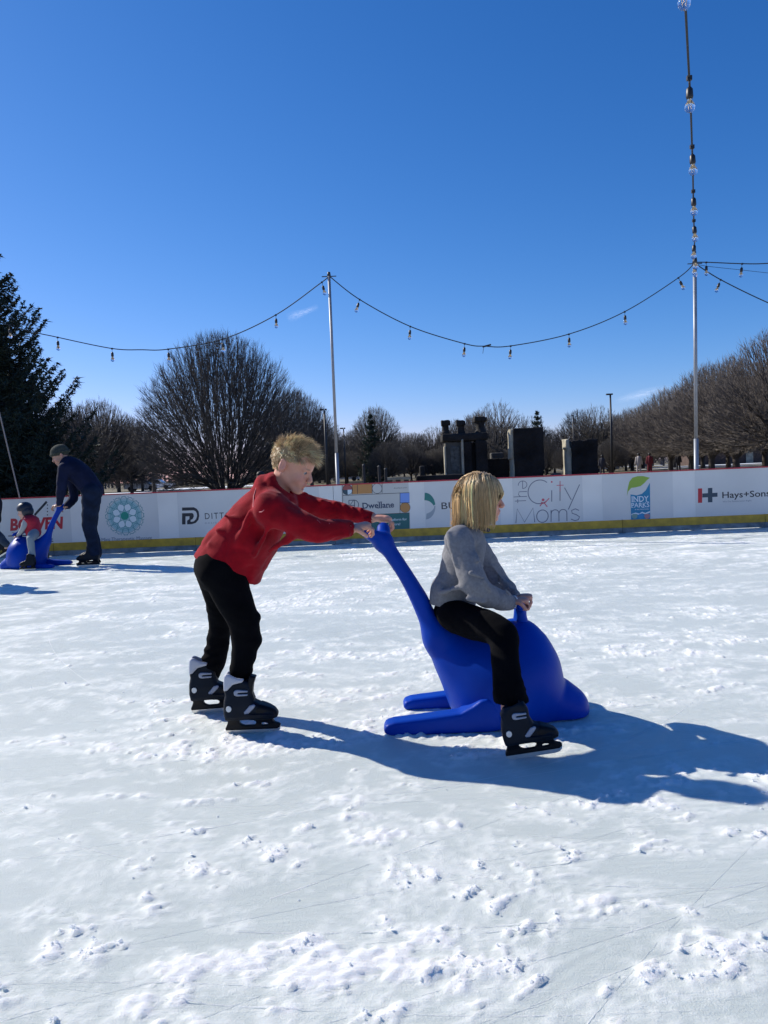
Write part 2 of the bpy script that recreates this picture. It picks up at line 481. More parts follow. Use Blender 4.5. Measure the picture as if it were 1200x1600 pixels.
# ridge of snow pushed against the foot of the boards
near = np.clip((Yg - (BY-.55)) / .5, 0, 1)
hgt += near**2 * (.010 + .022*np.clip(fbm2(X*5, Yg*5, 3), -.3, 1)); snowm = np.maximum(snowm, near*.9)
V = np.stack([X.ravel(), Yg.ravel(), hgt.ravel()], 1); ny_, nx_ = X.shape
ii = (np.arange(ny_-1)[:, None]*nx_ + np.arange(nx_-1)[None, :]).ravel()
Q = np.stack([ii, ii+1, ii+nx_+1, ii+nx_], 1)
def ice_mat():
    m = bpy.data.materials.new('rink_ice'); m.use_nodes = True; nt = m.node_tree; N = nt.nodes; L = nt.links; b = N['Principled BSDF']
    at = N.new('ShaderNodeAttribute'); at.attribute_name = 'snow'; th = N.new('ShaderNodeAttribute'); th.attribute_name = 'thin'
    tc = N.new('ShaderNodeTexCoord')
    n1 = N.new('ShaderNodeTexNoise'); n1.inputs['Scale'].default_value = 1.1; n1.inputs['Detail'].default_value = 6
    L.new(tc.outputs['Object'], n1.inputs['Vector'])
    cr = N.new('ShaderNodeValToRGB'); e = cr.color_ramp.elements
    e[0].position = .3; e[0].color = (.595, .65, .61, 1); e[1].position = .7; e[1].color = (.675, .73, .685, 1); L.new(n1.outputs[0], cr.inputs[0])
    m1 = N.new('ShaderNodeMix'); m1.data_type = 'RGBA'; m1.inputs[7].default_value = (.80, .835, .785, 1)
    L.new(th.outputs['Fac'], m1.inputs[0]); L.new(cr.outputs[0], m1.inputs[6])
    m2 = N.new('ShaderNodeMix'); m2.data_type = 'RGBA'; m2.inputs[7].default_value = (.93, .945, .90, 1)
    L.new(at.outputs['Fac'], m2.inputs[0]); L.new(m1.outputs[2], m2.inputs[6]); L.new(m2.outputs[2], b.inputs['Base Color'])
    # scratches: noise stretched along two headings
    hs = []
    for (rot, sx, sy, sc) in ((.12, 1.2, 40, 1.0), (-.35, 1.5, 55, 1.0), (1.1, 2, 60, .8)):
        mp = N.new('ShaderNodeMapping'); mp.inputs['Rotation'].default_value = (0, 0, rot); mp.inputs['Scale'].default_value = (sx, sy, 1)
        nn = N.new('ShaderNodeTexNoise'); nn.inputs['Scale'].default_value = sc; nn.inputs['Detail'].default_value = 6; nn.inputs['Roughness'].default_value = .7
        L.new(tc.outputs['Object'], mp.inputs[0]); L.new(mp.outputs[0], nn.inputs['Vector']); hs.append(nn)
    gr = N.new('ShaderNodeTexNoise'); gr.inputs['Scale'].default_value = 210; gr.inputs['Detail'].default_value = 4; gr.inputs['Roughness'].default_value = .8
    L.new(tc.outputs['Object'], gr.inputs['Vector'])
    s = N.new('ShaderNodeMath'); s.operation = 'ADD'; L.new(hs[0].outputs[0], s.inputs[0]); L.new(hs[1].outputs[0], s.inputs[1])
    s2 = N.new('ShaderNodeMath'); s2.operation = 'ADD'; L.new(s.outputs[0], s2.inputs[0]); L.new(gr.outputs[0], s2.inputs[1])
    bp = N.new('ShaderNodeBump'); bp.inputs['Distance'].default_value = .004; bp.inputs['Strength'].default_value = .9
    L.new(s2.outputs[0], bp.inputs['Height']); L.new(bp.outputs[0], b.inputs['Normal'])
    rr = N.new('ShaderNodeMapRange'); rr.inputs[3].default_value = .34; rr.inputs[4].default_value = .75
    mxx = N.new('ShaderNodeMath'); mxx.operation = 'MAXIMUM'; L.new(at.outputs['Fac'], mxx.inputs[0])
    hf = N.new('ShaderNodeMath'); hf.operation = 'MULTIPLY'; hf.inputs[1].default_value = .6; L.new(th.outputs['Fac'], hf.inputs[0]); L.new(hf.outputs[0], mxx.inputs[1])
    L.new(mxx.outputs[0], rr.inputs[0]); L.new(rr.outputs[0], b.inputs['Roughness'])
    b.inputs['IOR'].default_value = 1.31
    b.inputs['Subsurface Weight'].default_value = .55; b.inputs['Subsurface Scale'].default_value = .011; b.inputs['Subsurface Radius'].default_value = (.9, 1.0, 1.1)
    return m
icem = ice_mat()
ice = child('ice_rink', V, Q, icem, None, True, attrs={'snow': snowm.ravel(), 'thin': thin.ravel()}); tag(ice, kind='structure')
# the rest of the rink, out of the fine sheet
mb = MB(); sheet(mb, -14, -16, 14, .75, -.002); sheet(mb, -14, .75, -9.5, BY+.02, -.002); sheet(mb, 9.5, .75, 14, BY+.02, -.002)
o = mb.build('ice_surround', icem); tag(o, kind='structure')

# loose crumbs of snow
snowmat = mat('loose_snow', (.94, .94, .92), .8, bump=(120, .004, 3))
_n = snowmat.node_tree.nodes; _l = snowmat.node_tree.links
_tr = _n.new('ShaderNodeBsdfTranslucent'); _tr.inputs[0].default_value = (.93, .95, .97, 1); _ms = _n.new('ShaderNodeMixShader'); _ms.inputs[0].default_value = .6
_l.new(_n['Principled BSDF'].outputs[0], _ms.inputs[1]); _l.new(_tr.outputs[0], _ms.inputs[2]); _l.new(_ms.outputs[0], _n['Material Output'].inputs[0])
ico = []
t_ = (1+5**.5)/2
icoV = np.array([(-1,t_,0),(1,t_,0),(-1,-t_,0),(1,-t_,0),(0,-1,t_),(0,1,t_),(0,-1,-t_),(0,1,-t_),(t_,0,-1),(t_,0,1),(-t_,0,-1),(-t_,0,1)])/1.9
icoF = np.array([(0,11,5),(0,5,1),(0,1,7),(0,7,10),(0,10,11),(1,5,9),(5,11,4),(11,10,2),(10,7,6),(7,1,8),(3,9,4),(3,4,2),(3,2,6),(3,6,8),(3,8,9),(4,9,5),(2,4,11),(6,2,10),(8,6,7),(9,8,1)])
n = 260000
yy = 1.0 + (rng.random(n)**1.6)*10.5; xx = rng.uniform(-1, 1, n)*(yy*.55+.5)
_, mm, _t = ice_relief(xx, yy)
near_w = np.clip(2.4/yy, 0, 1)
cl = np.clip(fbm2(xx*2.3+40, yy*3.1, 3)*1.6 + .35, .02, 1)
keep = rng.random(n) < (.004 + .62*mm**1.5)*near_w*cl
xx = xx[keep]; yy = yy[keep]
h0, _, _ = ice_relief(xx, yy)
m = len(xx); sz = .0013 + .0042*rng.random(m)**3.0
octV = np.array([(1,0,0),(-1,0,0),(0,1,0),(0,-1,0),(0,0,1),(0,0,-1)], float); octF = np.array([(0,2,4),(2,1,4),(1,3,4),(3,0,4),(2,0,5),(1,2,5),(3,1,5),(0,3,5)])
Vc = octV[None]*(1+rng.uniform(-.45, .45, (m, 6, 1)))+rng.uniform(-.25, .25, (m, 6, 3)); Vc = Vc*(sz[:, None, None]*np.array([1.3, 1.1, .8]))
Vc = Vc + np.stack([xx, yy, h0+sz*.35], 1)[:, None, :]
Fc = (octF[None] + (np.arange(m)*6)[:, None, None]).reshape(-1, 3)
print('crumbs', m)
o = child('loose_snow', Vc.reshape(-1, 3), Fc, snowmat, None, False)
tag(o, 'white crumbs of scraped snow lying loose all over the ice', 'snow', kind='stuff')

# curved cuts left by blades, edged with fine white shavings
def blade_marks():
    R = np.random.default_rng(31); V = []; F = []; n = 0
    for i in range(110):
        y0 = 1.3+R.random()**1.3*9.5; x0 = R.uniform(-1, 1)*(y0*.6+.4); a = R.normal(.12, .35) + (math.pi if R.random() < .5 else 0); k = R.normal(0, .22); L = R.uniform(.5, 3.2); m = int(L/.05)
        w = R.uniform(.0012, .0026); xs_, ys_, as_ = [x0], [y0], [a]
        for j in range(m): a += k*.05; xs_.append(xs_[-1]+math.cos(a)*.05); ys_.append(ys_[-1]+math.sin(a)*.05); as_.append(a)
        xs_ = np.array(xs_); ys_ = np.array(ys_); as_ = np.array(as_); h, _, _ = ice_relief(xs_, ys_); ww = w*np.clip(.4+1.2*noise2(xs_*7+i, ys_*7), .15, 1.6)
        nx = -np.sin(as_); ny = np.cos(as_); z = h+.0006
        ok = (ys_ > .8) & (ys_ < 11.8)
        P0 = np.stack([xs_-nx*ww, ys_-ny*ww, z-.0004], 1); P1 = np.stack([xs_, ys_, z+.0002], 1); P2 = np.stack([xs_+nx*ww, ys_+ny*ww, z-.0004], 1)
        for j in range(m):
            if ok[j] and ok[j+1]:
                V += [P0[j], P1[j], P2[j], P0[j+1], P1[j+1], P2[j+1]]; F += [(n, n+1, n+4, n+3), (n+1, n+2, n+5, n+4)]; n += 6
    return np.array(V), np.array(F)
V_, F_ = blade_marks(); o = child('blade_marks', V_, F_, snowmat, None, True); tag(o, 'fine white lines of shavings left by skate blades across the ice', 'skate marks', kind='stuff')

# ---- snow patches on the lawn behind
sp = mat('old_snow', (.82, .85, .88), .8, bump=(3, .05, 5))
def patch(name, pts, z):
    V = [list(p) for p in pts]
    V = [(x + random.uniform(-.5, .5), y + random.uniform(-.8, .8), z) for x, y in V]
    me = bpy.data.meshes.new(name); me.from_pydata(V, [], [list(range(len(V)))]); link(name, me, sp)
    tag(bpy.data.objects[name], kind='structure')
def ell_patch(name, x, y, rx, ry, z=-.03):
    patch(name, [(x + rx*math.cos(a)*random.uniform(.8, 1.1), y + ry*math.sin(a)*random.uniform(.75, 1.1)) for a in np.linspace(0, 2*math.pi, 40)[:-1]], z)
ell_patch('snow_patch', -33, 78, 13, 10); ell_patch('snow_patch_far', -22, 104, 12, 9, -.025)
ell_patch('snow_verge', 60, 120, 22, 5); ell_patch('snow_strip', 46, 100, 16, 2.4, -.026); ell_patch('snow_edge', -8, 40, 2.5, 6, -.024)
ell_patch('snow_lawn', 76, 165, 40, 9, -.022)
# ================================================================== RINK BOARDS
bA = G(175, 866); bB = G(1200, 824.5)
bdir = Vector((bB.x-bA.x, bB.y-bA.y, 0)).normalized(); bnor = Vector((bdir.y, -bdir.x, 0))   # towards the camera
bO = Vector((bA.x, bA.y, 0)) - bdir * bA.x / bdir.x
BH = .935
def bs(u, v):
    """photo point -> (along, height) on the face of the boards"""
    d = ray(u, v); t = (bO - CAMP).dot(bnor) / d.dot(bnor); p = CAMP + d*t
    return (p - bO).dot(bdir), p.z
def bw(s, z, off=0.0):
    return bO + bdir*s + bnor*off + Vector((0, 0, z))
boards = empty('rink_boards', tuple(bw(0, 0)), 'long white dasher boards with sponsor signs, yellow kick plate and red top rail', 'rink boards')
def bbox(mb, s0, s1, z0, z1, o0, o1):
    """box on the board line: off o0 (back) .. o1 (front)"""
    V = [bw(s, z, o) for z in (z0, z1) for (s, o) in ((s0, o1), (s1, o1), (s1, o0), (s0, o0))]
    mb.add([list(v) for v in V], [(0,3,2,1),(4,5,6,7),(0,1,5,4),(1,2,6,5),(2,3,7,6),(3,0,4,7)]); return mb
def plasticmat(name, col, r=.35, nz=None): return mat(name, col, r, noise=nz)
m_board = mat('board_white', (.76, .75, .70), .38, noise=(2.2, .05))
m_yel = mat('kick_yellow', (.52, .31, .02), .45, noise=(9, .25)); m_red = mat('cap_red', (.42, .015, .03), .4, noise=(6, .2))
m_base = mat('board_foot', (.22, .24, .24), .7, noise=(8, .4)); m_dark = mat('dark_gap', (.05, .05, .06), .8)
m_banner = mat('banner_vinyl', (.65, .65, .62), .33, noise=(1.4, .06)); m_banner2 = mat('banner_vinyl_grey', (.56, .55, .50), .4, noise=(1.4, .05))
seams = [bs(u, 800)[0] for u in (-143, 80, 303, 522, 748, 972, 1195, 1410)]
w = seams[4]-seams[3]; seams = [seams[0]-w] + seams + [seams[-1]+w]
for i in range(len(seams)-1):
    a, b = seams[i]+.003, seams[i+1]-.003
    bbox(MB(), a, b, .210, BH-.018, -.035, 0).build('dasher_panel', m_board, boards)
    bbox(MB(), a, b, .090, .208, -.03, .006 + random.uniform(0, .002)).build('kick_plate', m_yel, boards)
    bbox(MB(), a, b, .01, .088, -.03, -.004).build('foot_strip', m_base, boards)
    bbox(MB(), a-.002, b+.002, BH-.016, BH, -.06, .012).build('cap_rail', m_red, boards)
    mb = MB()
    for s in (a+.03, (a+b)/2, b-.03): bbox(mb, s-.025, s+.025, 0, BH-.02, -.14, -.037)
    bbox(mb, a, b, .45, .49, -.10, -.037); mb.build('back_frame', m_dark, boards)

# ---- sponsor signs: flat vinyl on the panels
def banner(u0, u1, v0=None, v1=None, m=None, name='advert_banner', label=None, z=None):
    s0 = bs(u0, 800)[0]; s1 = bs(u1, 800)[0]; z0, z1 = z if z else (.216, BH-.022)
    o = bbox(MB(), s0, s1, z0, z1, .0003, .0022).build(name, m or m_banner, boards)
    if label: o['label'] = label
    return o
def flat(polys, m, par, name='print', off=.0034, label=None):
    """list of polygons given in (s, z)"""
    V = []; F = []
    for p in polys:
        n = len(V); V += [bw(s, z, off) for s, z in p]; F.append(list(range(n, n+len(p))))
    base = root_loc(par); me = bpy.data.meshes.new(name); me.from_pydata([tuple(v-base) for v in V], [], F); me.update()
    o = link(name, me, m, par)
    if label: o['label'] = label
    return o
def uvp(pts): return [bs(u, v) for u, v in pts]
def stroke(pts, w, closed=False):
    """polyline (s,z) -> quads of width w"""
    out = []; n = len(pts)
    P_ = [np.array(p) for p in pts]
    if closed: P_.append(P_[0])
    N_ = []
    for i in range(len(P_)):
        a = P_[i-1] if i > 0 else (P_[-2] if closed else P_[i]); b = P_[i+1] if i < len(P_)-1 else (P_[1] if closed else P_[i])
        t = b-a; t = t/(np.linalg.norm(t)+1e-9); N_.append(np.array([-t[1], t[0]])*w/2)
    for i in range(len(P_)-1):
        out.append([tuple(P_[i]-N_[i]), tuple(P_[i+1]-N_[i+1]), tuple(P_[i+1]+N_[i+1]), tuple(P_[i]+N_[i])])
    return out
def arc(cx, cy, rx, ry, a0, a1, n=24): return [(cx+rx*math.cos(math.radians(a0+(a1-a0)*i/n)), cy+ry*math.sin(math.radians(a0+(a1-a0)*i/n))) for i in range(n+1)]
def text(txt, u0, v0, u1, hpx, m, par, name='lettering', bold=0.0, shear=0.0, off=.0034, spacing=1.0, label=None, rot=0.0):
    """default font, from baseline point (u0,v0) scaled to end at u1 with capital height of hpx photo pixels"""
    c = bpy.data.curves.new(name, 'FONT'); c.body = txt; c.offset = bold; c.shear = shear; c.space_character = spacing
    c.resolution_u = 3
    t = bpy.data.objects.new('tmp', c); COL.objects.link(t)
    dg = bpy.context.evaluated_depsgraph_get(); me = bpy.data.meshes.new_from_object(t.evaluated_get(dg)); 
    bpy.data.objects.remove(t); bpy.data.curves.remove(c)
    co = np.empty(len(me.vertices)*3, np.float32); me.vertices.foreach_get('co', co); co = co.reshape(-1, 3)
    x0, x1 = co[:, 0].min(), co[:, 0].max(); s0, z0 = bs(u0, v0)
    if rot == 0:
        s1 = bs(u1, v0)[0]; sz = hpx/98.6/.70; sx = (s1-s0)/(x1-x0)
        S = s0+(co[:, 0]-x0)*sx; Z = z0+co[:, 1]*sz
    else:
        sx = u1/98.6/(x1-x0); sz = hpx/98.6/.70
        S = s0-co[:, 1]*sz; Z = z0+(co[:, 0]-x0)*sx
    base = np.array(root_loc(par)); W = np.array([list(bw(0, 0, off))]) + S[:, None]*np.array(list(bdir))[None] + Z[:, None]*np.array([[0, 0, 1.0]]) - base
    me.vertices.foreach_set('co', W.astype(np.float32).ravel()); me.materials.clear(); me.update()
    o = link(name, me, m, par)
    o['label'] = label or ('lettering reading ' + txt)
    return o
ink = mat('ink_black', (.02, .022, .03), .5); inkred = mat('ink_red', (.50, .02, .035), .5); inknavy = mat('ink_navy', (.03, .05, .10), .5)
# 1 BOWEN
b1 = banner(-20, 110, label='white sign with red block letters and black slanted bar')
text('BOWEN', 16, 828.5, 100, 17, inkred, b1, bold=.045, shear=.12)
flat([uvp([(53, 803.5), (55.5, 806), (74.5, 785), (72, 782.5)])], ink, b1, 'slanted_bar')
for v in (789, 794.3, 799.3, 804.5, 809.5, 814.5): flat([arc(*bs(74.3, v), .010, .010, 0, 345, 12)], ink, b1, 'dot')
flat([uvp([(13, 838.3), (13, 836.8), (56, 835.3), (56, 836.8)])], ink, b1, 'underline'); flat([uvp([(19, 833.7), (19, 832.2), (54, 831.2), (54, 832.7)])], ink, b1, 'underline')
for a, b_, v in ((72, 79.5, 839.5), (73, 83, 843), (73, 83.5, 846.5), (73, 79.5, 850.5)): flat([uvp([(a, v), (a, v-1.4), (b_, v-1.5), (b_, v-.1)])], ink, b1, 'short_bar')
# 2 green mandala
b2 = banner(152, 247, label='pale sign with a green flower mandala')
mg = mat('mandala_green', (.015, .27, .20), .5); mg2 = mat('mandala_teal', (.10, .30, .32), .5); mg3 = mat('mandala_pale', (.33, .53, .56), .5)
cx, cz = bs(195, 806); R_ = .285
polys = []
for k in range(16):
    a = 2*math.pi*k/16; polys.append([(cx+R_*.86*math.cos(a)+.052*math.cos(t), cz+R_*.86*math.sin(a)+.052*math.sin(t)) for t in np.linspace(0, 2*math.pi, 13)[:-1]])
flat([arc(cx, cz, R_*.9, R_*.9, 0, 352.5, 47)] , mg3, b2, 'mandala_ground', off=.0030)
flat([p for pl in polys for p in stroke(pl, .009, True)], mg2, b2, 'mandala_scallops', off=.0036)
lines = []
for r, w_ in ((.60, .008), (.93, .006), (.78, .006)): lines += stroke(arc(cx, cz, R_*r, R_*r, 0, 352.5, 47), w_, True)
for k in range(24):
    a = 2*math.pi*(k+.5)/24; lines += [[(cx+R_*.69*math.cos(a)+.009*math.cos(t), cz+R_*.69*math.sin(a)+.009*math.sin(t)) for t in np.linspace(0, 2*math.pi, 7)[:-1]]]
for k in range(40):
    a = 2*math.pi*(k+.5)/40; lines += [[(cx+R_*1.05*math.cos(a)+.008*math.cos(t), cz+R_*1.05*math.sin(a)+.008*math.sin(t)) for t in np.linspace(0, 2*math.pi, 6)[:-1]]]
flat(lines, mg2, b2, 'mandala_rings', off=.0040)
pet = []; petl = []
for k in range(8):
    a = 2*math.pi*k/8+.39
    prof = [(.24, 0), (.36, .14), (.48, .205), (.60, .16), (.68, .05), (.71, 0), (.68, -.05), (.60, -.16), (.48, -.205), (.36, -.14)]
    pp = [(cx+R_*(r*math.cos(a)-q*math.sin(a)), cz+R_*(r*math.sin(a)+q*math.cos(a))) for r, q in prof]
    pet.append(pp); petl += stroke(pp, .010, True)
flat(pet, mat('petal_white', (.66, .76, .78), .5), b2, 'mandala_petals', off=.0044); flat(petl, mg2, b2, 'petal_outline', off=.0048)
flat([arc(cx, cz, R_*.22, R_*.22, 0, 345, 23)], mg, b2, 'mandala_heart', off=.0052)
text('Mint Therapeutic Massage', 159, 845.8, 238, 5.3, mat('ink_slate', (.10, .14, .20), .5), b2, bold=.0)
# 3 DITTO
b3 = banner(278, 500, label='pale sign with a black D shaped emblem')
e = flat([uvp([(284.5, 793), (284.5, 798), (303, 797.4), (306, 799), (307.5, 802), (308, 806), (306.5, 811), (303, 814.5), (298, 815.6), (298, 812.5), (301, 811), (303, 807), (302.5, 803.5), (300.5, 801.5), (284.5, 802), (284.5, 819.5), (290, 819.4), (290, 807), (296, 806.7), (296, 811), (292.5, 813.5), (292.5, 819.3), (300, 819), (306, 817), (310, 812.5), (311.5, 806), (310.5, 799), (307.5, 795), (303, 792.6)])], ink, b3, 'emblem')
text('DITTO', 320.5, 811.2, 361, 9.3, ink, b3, spacing=1.25)
text('DESIGN', 320.5, 818.5, 345, 2.2, mat('ink_grey', (.25, .27, .30), .5), b3, spacing=1.4)
# 4 Dwellane
b4 = banner(535, 640, m=m_banner2, label='patchwork sign of orange, blue and green fields')
org = mat('field_orange', (.50, .24, .075), .5); brk = mat('field_brick', (.34, .09, .075), .5); grn = mat('field_green', (.018, .13, .125), .5); blu = mat('field_blue', (.20, .34, .75), .5); slate = mat('field_slate', (.035, .075, .10), .5)
flat([uvp([(550.5, 757.6), (581, 756.2), (581, 770.9), (550.5, 772.2)])], org, b4, 'orange_field')
flat([uvp([(625, 770.6), (639.8, 769.9), (639.8, 785.2), (625, 785.9)])], blu, b4, 'blue_field')
flat([uvp([(583, 803.5), (640, 801.2), (640, 827), (560, 829.3), (560, 804.5)])], grn, b4, 'green_field')
flat([arc(*bs(633, 793), .077, .077, 0, 345, 23)], org, b4, 'orange_disc')
c0 = bs(543, 765.3); flat([[c0] + arc(*c0, .077, .077, 0, 180, 14)], brk, b4, 'brick_half_disc'); flat([[c0] + arc(*c0, .077, .077, 180, 270, 8)], slate, b4, 'slate_quarter')
flat([[c0] + arc(*c0, .077, .077, 270, 360, 8)], mat('petal_white', (0, 0, 0)), b4, 'white_quarter')
L_ = []
L_ += stroke(arc(*bs(589.3, 763.3), .076, .076, 0, 352, 24), .006, True) + stroke(arc(*bs(633, 793), .077, .077, 0, 352, 24), .005, True) + stroke(arc(*c0, .078, .078, 0, 352, 24), .006, True)
for q in ([(535.5, 774.2), (639.5, 769.7)], [(535.5, 757.9), (535.5, 829.5)], [(581.5, 755.8), (581.5, 771.2)], [(597, 755.2), (597, 770.5)], [(625, 770.5), (625, 802)], [(558.5, 757), (558.5, 772)], [(625, 785.8), (640, 785.3)], [(536, 805.6), (639.7, 801.4)], [(550.2, 757.5), (550.2, 772.3)]): L_ += stroke(uvp(q), .007)
flat(L_, ink, b4, 'rules', off=.0042)
# round monogram
cm = bs(553, 788.6)
L_ = stroke([(cm[0]-.075, cm[1]+.075), (cm[0]-.075, cm[1]-.075)], .010) + stroke([(cm[0]-.075, cm[1]+.07), (cm[0]+.01, cm[1]+.07)], .010) + stroke(arc(cm[0], cm[1], .072, .072, -100, 95, 20), .010) + stroke([(cm[0]+.01, cm[1]+.07), (cm[0]+.01, cm[1]-.072)], .010) + stroke([(cm[0]-.075, cm[1]-.01), (cm[0]+.01, cm[1]-.01)], .010) + stroke([(cm[0]-.075, cm[1]-.02), (cm[0]-.005, cm[1]+.065)], .008)
flat(L_, inknavy, b4, 'monogram', off=.0042)
# Dwellane in a bold face with slab serifs
nm = text('Dwellane', 566.5, 794.6, 616, 8.6, inknavy, b4, bold=.022)
ser = []
for (u, v) in ((566.8, 794.6), (566.8, 786.2), (590.7, 794), (595, 793.8), (590.7, 784.3), (595, 784.1), (604.5, 793.2), (609, 792.8)):
    s, z = bs(u, v); ser.append([(s-.012, z-.004), (s+.020, z-.004), (s+.020, z+.004), (s-.012, z+.004)])
flat(ser, inknavy, b4, 'serifs', off=.0038)
wht = mat('ink_white', (.55, .66, .66), .5)
text('Your platform for', 594, 814.5, 636, 3.6, wht, b4, bold=.02, off=.0042); text('living & more!', 594, 821.7, 625.5, 3.6, wht, b4, bold=.02, off=.0042)
text('dwellane.com', 615.5, 763.4, 636, 1.6, ink, b4, off=.0042)
# 5 BU
b5 = banner(664, 782, label='pale sign with a green and grey leaf emblem')
c0 = bs(664.5, 790.8); r1 = .205
flat([[(c0[0], c0[1]+r1)] + arc(c0[0], c0[1]+0, .155, r1, 88, 5, 14) + arc(c0[0]-.01, c0[1]-.06, .15, .15, 25, 90, 8)], mat('leaf_green', (.03, .20, .17), .5), b5, 'green_petal')
flat([[(c0[0]+.002, c0[1]-r1)] + arc(c0[0], c0[1], .155, r1, -88, 0, 14) + arc(c0[0]-.03, c0[1]+.01, .17, .13, -5, -75, 8)], mat('leaf_grey', (.34, .38, .40), .5), b5, 'grey_petal')
text('BU', 690, 795.6, 713, 10.3, ink, b5)
# 6 the City Moms: thin drawn letters
b6 = banner(802, 911, label='pale sign with thin grey drawn letters and a small pink figure')
gl = mat('ink_thin_grey', (.16, .17, .21), .5); pk = mat('ink_pink', (.62, .10, .14), .5)
W6 = .013; Lc = []
def U(*p): return uvp(p)
def uarc(cu, cv, ru, rv, a0, a1, n=18): return uvp([(cu+ru*math.cos(math.radians(a0+(a1-a0)*i/n)), cv-rv*math.sin(math.radians(a0+(a1-a0)*i/n)) - .042*ru*math.cos(math.radians(a0+(a1-a0)*i/n))) for i in range(n+1)])
Lc += stroke(uarc(843, 768.5, 18, 18.5, 50, 312, 30), W6)                                 # C
Lc += stroke(U((862, 766), (862, 783.8)), W6)                                            # i
Lc += stroke(U((875, 751.5), (875, 782.5)), W6)                                          # t
Lc += stroke(U((882, 762), (892.5, 781)), W6) + stroke(U((905.5, 757), (888, 796)), W6)   # y
Lc += stroke(U((806, 817.5), (808, 795), (819.5, 816), (833, 793.5), (835.5, 816)), W6)  # M
Lc += stroke(uarc(847.5, 806.5, 9, 9.7, 0, 360, 22), W6)                                 # o
Lc += stroke(U((861, 815.2), (861, 797)), W6) + stroke(uarc(867.2, 802, 6, 5.5, 180, 0, 8)+U((873.4, 814.7)), W6) + stroke(uarc(879.6, 801.4, 6, 5.5, 180, 0, 8)+U((885.8, 814)), W6)  # m
Lc += stroke(U((904.5, 797.5), (899, 795), (893, 797.5), (894, 802), (900, 804), (905.5, 807.5), (903.5, 812), (898, 813.5), (892, 811)), W6)  # s
flat(Lc, gl, b6, 'thin_lettering', label='thin letters reading City Moms')
Lh = []
Lh += stroke(U((804.5, 783), (822, 782.2)), .010) + stroke(U((809, 786), (809, 780)), .010)      # t, lying on its side
Lh += stroke(U((802.5, 776.5), (823.5, 775.5)), .010) + stroke(U((813, 776), (810, 773), (811, 768.5), (823.5, 767.8)), .010)   # h
Lh += stroke(uarc(816.5, 757.5, 6.8, 6, -90, 190, 14), .010) + stroke(U((816.5, 751.5), (816.5, 763.5)), .010)   # e
flat(Lh, gl, b6, 'upright_word', label='upright word reading the')
flat(stroke(U((875, 751.5), (875, 768)), .010), pk, b6, 'pink_stroke', off=.0046); flat(stroke(U((869.5, 758.5), (880.5, 758)), .010), pk, b6, 'pink_stroke', off=.0050)
flat([arc(*bs(862, 753), .014, .014, 0, 330, 9)], pk, b6, 'pink_dot', off=.0046)
flat(stroke(U((858, 778.5), (852, 785), (846, 787.5), (843.5, 791)), .014) + stroke(U((845, 784.5), (851, 786.5), (855, 792)), .014), pk, b6, 'pink_figure', off=.0046); flat([arc(*bs(848.5, 781), .022, .022, 0, 330, 11)], pk, b6, 'figure_head', off=.0046)
# 7 INDY PARKS
b7 = banner(942, 1052, label='pale sign with a green leaf over a blue square')
lf = mat('leaf_lime', (.28, .42, .05), .5); ibl = mat('parks_blue', (.01, .21, .38), .5)
flat([uvp([(985, 772.5), (988, 773), (995, 774), (1003, 771.5), (1009, 766), (1013, 758.5), (1015.5, 754), (1016, 812), (1010, 810.5), (1006, 812.5), (1001, 811), (996, 813.5), (990, 811.5), (986, 814)])], ibl, b7, 'blue_field')
flat([uvp([(979.5, 775), (980.5, 764), (983, 753), (988, 746.5), (996, 744), (1005, 743.8), (1015.5, 746.5), (1011, 750), (1007, 754.5), (1001, 759.5), (993, 761.5), (986, 762.5), (981.5, 768)])], lf, b7, 'leaf')
pw = mat('parks_white', (.70, .76, .80), .5)
text('INDY', 987, 784.3, 1013.5, 8.3, pw, b7, bold=.012, off=.0044); text('PARKS', 986.5, 793.2, 1014.5, 7.0, pw, b7, bold=.012, off=.0044); text('& RECREATION', 992, 797, 1013.5, 1.7, pw, b7, off=.0044)
ser = []
for (u, v) in ((988, 784.2), (988, 776.2), (992, 784), (997.5, 776), (1001, 784), (1011.5, 784), (988, 793), (1005, 793)):
    s, z = bs(u, v); ser.append([(s-.018, z-.003), (s+.018, z-.003), (s+.018, z+.004), (s-.018, z+.004)])
flat(ser, pw, b7, 'serifs', off=.0048)
flat([uvp([(986.5, 803), (993, 801), (999, 802.5), (1003, 799.5), (1008, 801.5), (1015.5, 798.5), (1015.5, 800.8), (1008, 803.5), (1003, 801.7), (999, 804.6), (993, 803), (986.5, 805)])], pw, b7, 'wave', off=.0044)
for (u, cc) in ((991.5, (.20, .34, .30)), (1001.5, (.02, .25, .5)), (1011, (.45, .20, .22))):
    c0 = bs(u, 806.5); flat([arc(c0[0], c0[1]+.01, .044, .05, 180, 360, 12) + [(c0[0]+.03, c0[1]+.035), (c0[0]-.03, c0[1]+.035)]], mat('badge_%d' % int(u), cc, .5), b7, 'badge', off=.0050)
# 8 Hays+Sons
b8 = banner(1087, 1330, label='pale sign with a red and dark H shaped mark')
flat([uvp([(1090.5, 763.3), (1097, 763), (1097, 785.5), (1090.5, 785.8)])], inkred, b8, 'red_bar')
flat([uvp([(1106, 762.6), (1113, 762.2), (1113, 770.2), (1121, 769.8), (1121, 776.2), (1113, 776.6), (1113, 784.6), (1106, 785), (1106, 777), (1097.3, 777.4), (1097.3, 771), (1106, 770.6)])], mat('ink_deep', (.03, .06, .09), .5), b8, 'dark_cross')
text('Hays+Sons', 1128.5, 778.3, 1203, 9.3, ink, b8, bold=.012); text('We Do Restoration Right', 1129, 785, 1174, 2.4, mat('ink_grey', (0, 0, 0)), b8)
